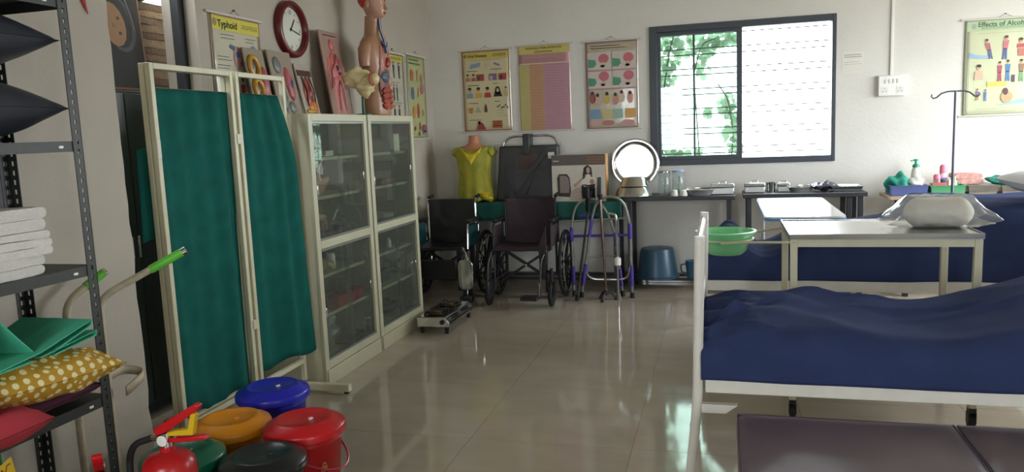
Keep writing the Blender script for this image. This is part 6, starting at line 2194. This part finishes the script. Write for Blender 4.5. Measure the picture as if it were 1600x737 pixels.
def opentray(name, label, x, y, z, w, d, h, m_, group=None, th=0.004, flare=0.012, rz=0.0):
    m = MB()
    o_ = [(-w / 2, -d / 2), (w / 2, -d / 2), (w / 2, d / 2), (-w / 2, d / 2)]
    vs = []
    for (k, zz) in ((0, 0), (flare, h), (flare + 0.008, h), (flare + 0.008, h - 0.004)):
        for (a, c) in o_:
            vs.append((a + math.copysign(k, a), c + math.copysign(k, c), zz))
    for (k, zz) in ((flare - th, h), (-th, th)):
        for (a, c) in o_:
            vs.append((a + math.copysign(k, a), c + math.copysign(k, c), zz))
    fs = [(3, 2, 1, 0), (20, 21, 22, 23)]
    for j in range(4):
        k = (j + 1) % 4
        fs += [(j, k, 4 + k, 4 + j), (4 + j, 4 + k, 16 + k, 16 + j), (16 + j, 16 + k, 20 + k, 20 + j), (4 + j, 8 + j, 8 + k, 4 + k), (8 + j, 12 + j, 12 + k, 8 + k)]
    m.add(vs, fs)
    return put(name, label, 'tray', m, m_, (x, y, z), rz, group, smooth=False)


opentray('steel_tray', 'oblong steel tray at the right end of the tray table', 1.02, 7.20, T2Z, 0.22, 0.20, 0.045, STEEL)
for k in range(2):
    kidney(('first', 'second')[k] + ' steel kidney dish lying in the oblong steel tray', 0.975 + 0.085 * k, 7.2, T2Z + 0.006 + 0.0 * k, 0.55, 1.4)

# ================================================================== ON THE PALE TABLE
PZ = 0.847
BLT = mat('blue_tray_plastic', '#5c6aa0', 0.4, var=0.04)
GRT = mat('green_tray_plastic', '#5aa878', 0.4, var=0.04)
opentray('plastic_tray', 'blue plastic tray at the left end of the pale table', 1.485, 7.16, PZ, 0.26, 0.26, 0.085, BLT)
opentray('plastic_tray', 'green plastic tray holding pink bottles on the pale table', 1.775, 7.16, PZ, 0.235, 0.24, 0.08, GRT)
opentray('steel_tray', 'steel tray under the pink cloth on the pale table', 2.035, 7.18, PZ, 0.19, 0.24, 0.075, STEELB)
opentray('steel_tray', 'steel tray with green cloth at the right of the pale table', 2.275, 7.18, PZ, 0.19, 0.24, 0.07, STEELB)
opentray('steel_tray', 'steel tray with rolled green cloth, cut by the right edge', 2.51, 7.18, PZ, 0.19, 0.24, 0.07, STEELB)
GC = mat('theatre_green_cloth', '#2b8a75', 0.9, var=0.15, scale=14)
put('green_cloth', 'crumpled green cloth bundle at the left of the blue tray', 'cloth', MB().ell((0, 0, 0.075), (0.085, 0.075, 0.085), 28, 18, amp=0.6, seed=41), GC, (1.415, 7.14, PZ + 0.004), angle=80)
put('white_gauze', 'white gauze heap in the blue tray', 'gauze', MB().ell((0, 0, 0.05), (0.075, 0.08, 0.055), 24, 14, amp=0.7, seed=43), mat('gauze_white', '#dedad2', 0.95, bump=0.5, bscale=50), (1.57, 7.2, PZ + 0.004), angle=80)
t = thing('lotion_bottle', 'white lotion bottle with green pump between the blue and green trays', 'bottle', (1.612, 7.03, PZ + 0.0))
t.location = (1.60, 7.35, PZ)
MB().lathe([(0.038, 0), (0.042, 0.01), (0.042, 0.12), (0.034, 0.19), (0.022, 0.215), (0.016, 0.22)], n=28).build('bottle', WHITE, t, angle=60)
pm_ = mat('pump_green', '#2f9a7c', 0.35)
pc = MB().lathe([(0.03, 0.218), (0.03, 0.232), (0.012, 0.248), (0.010, 0.27), (0.022, 0.272), (0.022, 0.285), (0, 0.288)], n=22, cap1=False).build('pump', pm_, t)
MB().bar((0, 0, 0.279), (-0.045, -0.01, 0.272), 0.014, 0.012).build('spout', pm_, pc)
PK = mat('bottle_pink', '#d9728a', 0.35)
PB = mat('bottle_pale', '#e0c0c8', 0.35)
for k, (xx, yy, h, lab) in enumerate(((1.715, 7.14, 0.16, 'shorter pink capped bottle in the green tray'), (1.775, 7.2, 0.235, 'taller pink capped bottle in the green tray'))):
    t = thing('pink_bottle', lab, 'bottle', (xx, yy, PZ + 0.005), 0.2, 'pink bottles')
    MB().loft([(0, 0, 0, 0.028, 0.02), (0.01, 0, 0, 0.031, 0.022), (h * 0.62, 0, 0, 0.031, 0.022), (h * 0.7, 0, 0, 0.027, 0.02)], 22).build('bottle', PB, t, angle=50)
    MB().loft([(h * 0.70, 0, 0, 0.029, 0.021), (h * 0.92, 0, 0, 0.029, 0.021), (h, 0, 0, 0.02, 0.015)], 22).build('cap', PK, t, angle=50)
    MB().rect(-0.022, h * 0.25, 0.022, h * 0.55, 0, -0.0235).build('label', mat('label_plum', '#7a5a80', 0.5), t, smooth=False)
put('dark_bottle', 'small dark blue capped vial between the pink bottles', 'bottle', MB().lathe([(0.016, 0), (0.016, 0.09), (0.017, 0.092), (0.017, 0.125), (0, 0.126)], n=18, cap1=False), mat('vial_blue', '#41507a', 0.4), (1.745, 7.09, PZ + 0.005))
put('red_soap_box', 'flat red soap box lying in the green tray front', 'box', MB().bx(-0.055, 0.055, -0.02, 0.02, 0, 0.095), mat('soap_red', '#c86a62', 0.5), (1.712, 7.062, PZ + 0.005), 0, bevel=0.004)
put('white_carton', 'small white carton beside the red soap box in the green tray', 'box', MB().bx(-0.018, 0.018, -0.015, 0.015, 0, 0.12), PAPER, (1.80, 7.08, PZ + 0.005), 0.1, bevel=0.002)
put('clear_bottle', 'slim pale bottle at the right side of the green tray', 'bottle', MB().lathe([(0.017, 0), (0.018, 0.10), (0.008, 0.115), (0.009, 0.14), (0, 0.141)], n=18, cap1=False), mat('bottle_cream', '#cfcaa8', 0.4), (1.845, 7.13, PZ + 0.005))
put('green_soap_case', 'small dark green soap case at the right end of the green tray', 'case', MB().bx(-0.025, 0.025, -0.035, 0.035, 0, 0.10), mat('case_green', '#3a7a62', 0.5), (1.862, 7.20, PZ + 0.005), 0.2, bevel=0.008)
put('folded_pink_cloth', 'folded pink flowered cloth on the steel tray of the pale table', 'cloth', folded(0.21, 0.16, 0.085, 2, 51.0), mat('pink_flower_cloth', '#d2a79c', 0.9, scale=40, col2='#c08478', detail=2), (1.955, 7.26, PZ + 0.0765), 0.06, angle=60)
put('green_cloth', 'green cloth heap over the steel tray right of the pink cloth', 'cloth', MB().ell((0, 0, 0.04), (0.11, 0.09, 0.05), 28, 18, amp=0.6, seed=47), GC, (2.23, 7.18, PZ + 0.042), angle=80)
put('green_cloth', 'long rolled green cloth at the right edge of the pale table', 'cloth', MB().tube([(-0.16, 0, 0.045), (-0.05, 0.01, 0.047), (0.06, 0.0, 0.045), (0.18, -0.01, 0.043)], [0.044, 0.045, 0.042, 0.04], 16), GC, (2.47, 7.2, PZ + 0.072))

# ================================================================== WALL FITTINGS on the back wall
t = thing('switchboard', 'white electrical switchboard with two sockets on the back wall', 'switchboard', (1.418, YB, 1.77))
MB().bx(-0.115, 0.115, -0.03, 0, -0.09, 0.09).build('back_box', WHITE, t, bevel=0.006)
MB().bx(-0.108, 0.108, -0.034, -0.03, -0.083, 0.083).build('cover_plate', WHITE, t, bevel=0.003)
for k in range(4):
    MB().bx(-0.06 + 0.032 * k, -0.04 + 0.032 * k, -0.039, -0.034, 0.02, 0.055).build('switch', mat('switch_white', '#dcdad2', 0.35), t, bevel=0.002)
for xx in (-0.062, 0.062):
    so = MB().prism(rrect(0.055, 0.055, 0.008, 3, xx, -0.038), -0.036, -0.034).build('socket', mat('switch_white', '#dcdad2', 0.35), t)
    for (a, c) in ((0, 0.014), (-0.012, -0.010), (0.012, -0.010)):
        MB().disc(xx + a, -0.038 + c, 0.0038, 0.0038, 0, -0.0364, 10).build('socket_hole', INK, so, smooth=False)
o = MB().bx(-0.011, 0.011, -0.012, 0, 1.862, ZC - 0.002).build('conduit', mat('conduit_white', '#dedcd6', 0.5), bevel=0.003)
o.location = (1.412, YB, 0)
tag(o, 'thin white wiring conduit rising from the switchboard', 'conduit')
t = thing('paper_notice', 'faint white paper notice taped right of the window', 'notice', (1.105, YB, 1.90))
MB().bx(-0.09, 0.09, -0.0015, 0, 0, 0.18).build('sheet', PAPER, t, smooth=False)
p = Print()
p.y = -0.0019
p.lines(-0.075, 0.08, 0.15, 2, 0.018, '#9a9aa0', 0.008)
p.lines(-0.075, 0.08, 0.09, 2, 0.018, '#b0b0b2', 0.004)
p.build(t, 'printed_lines')
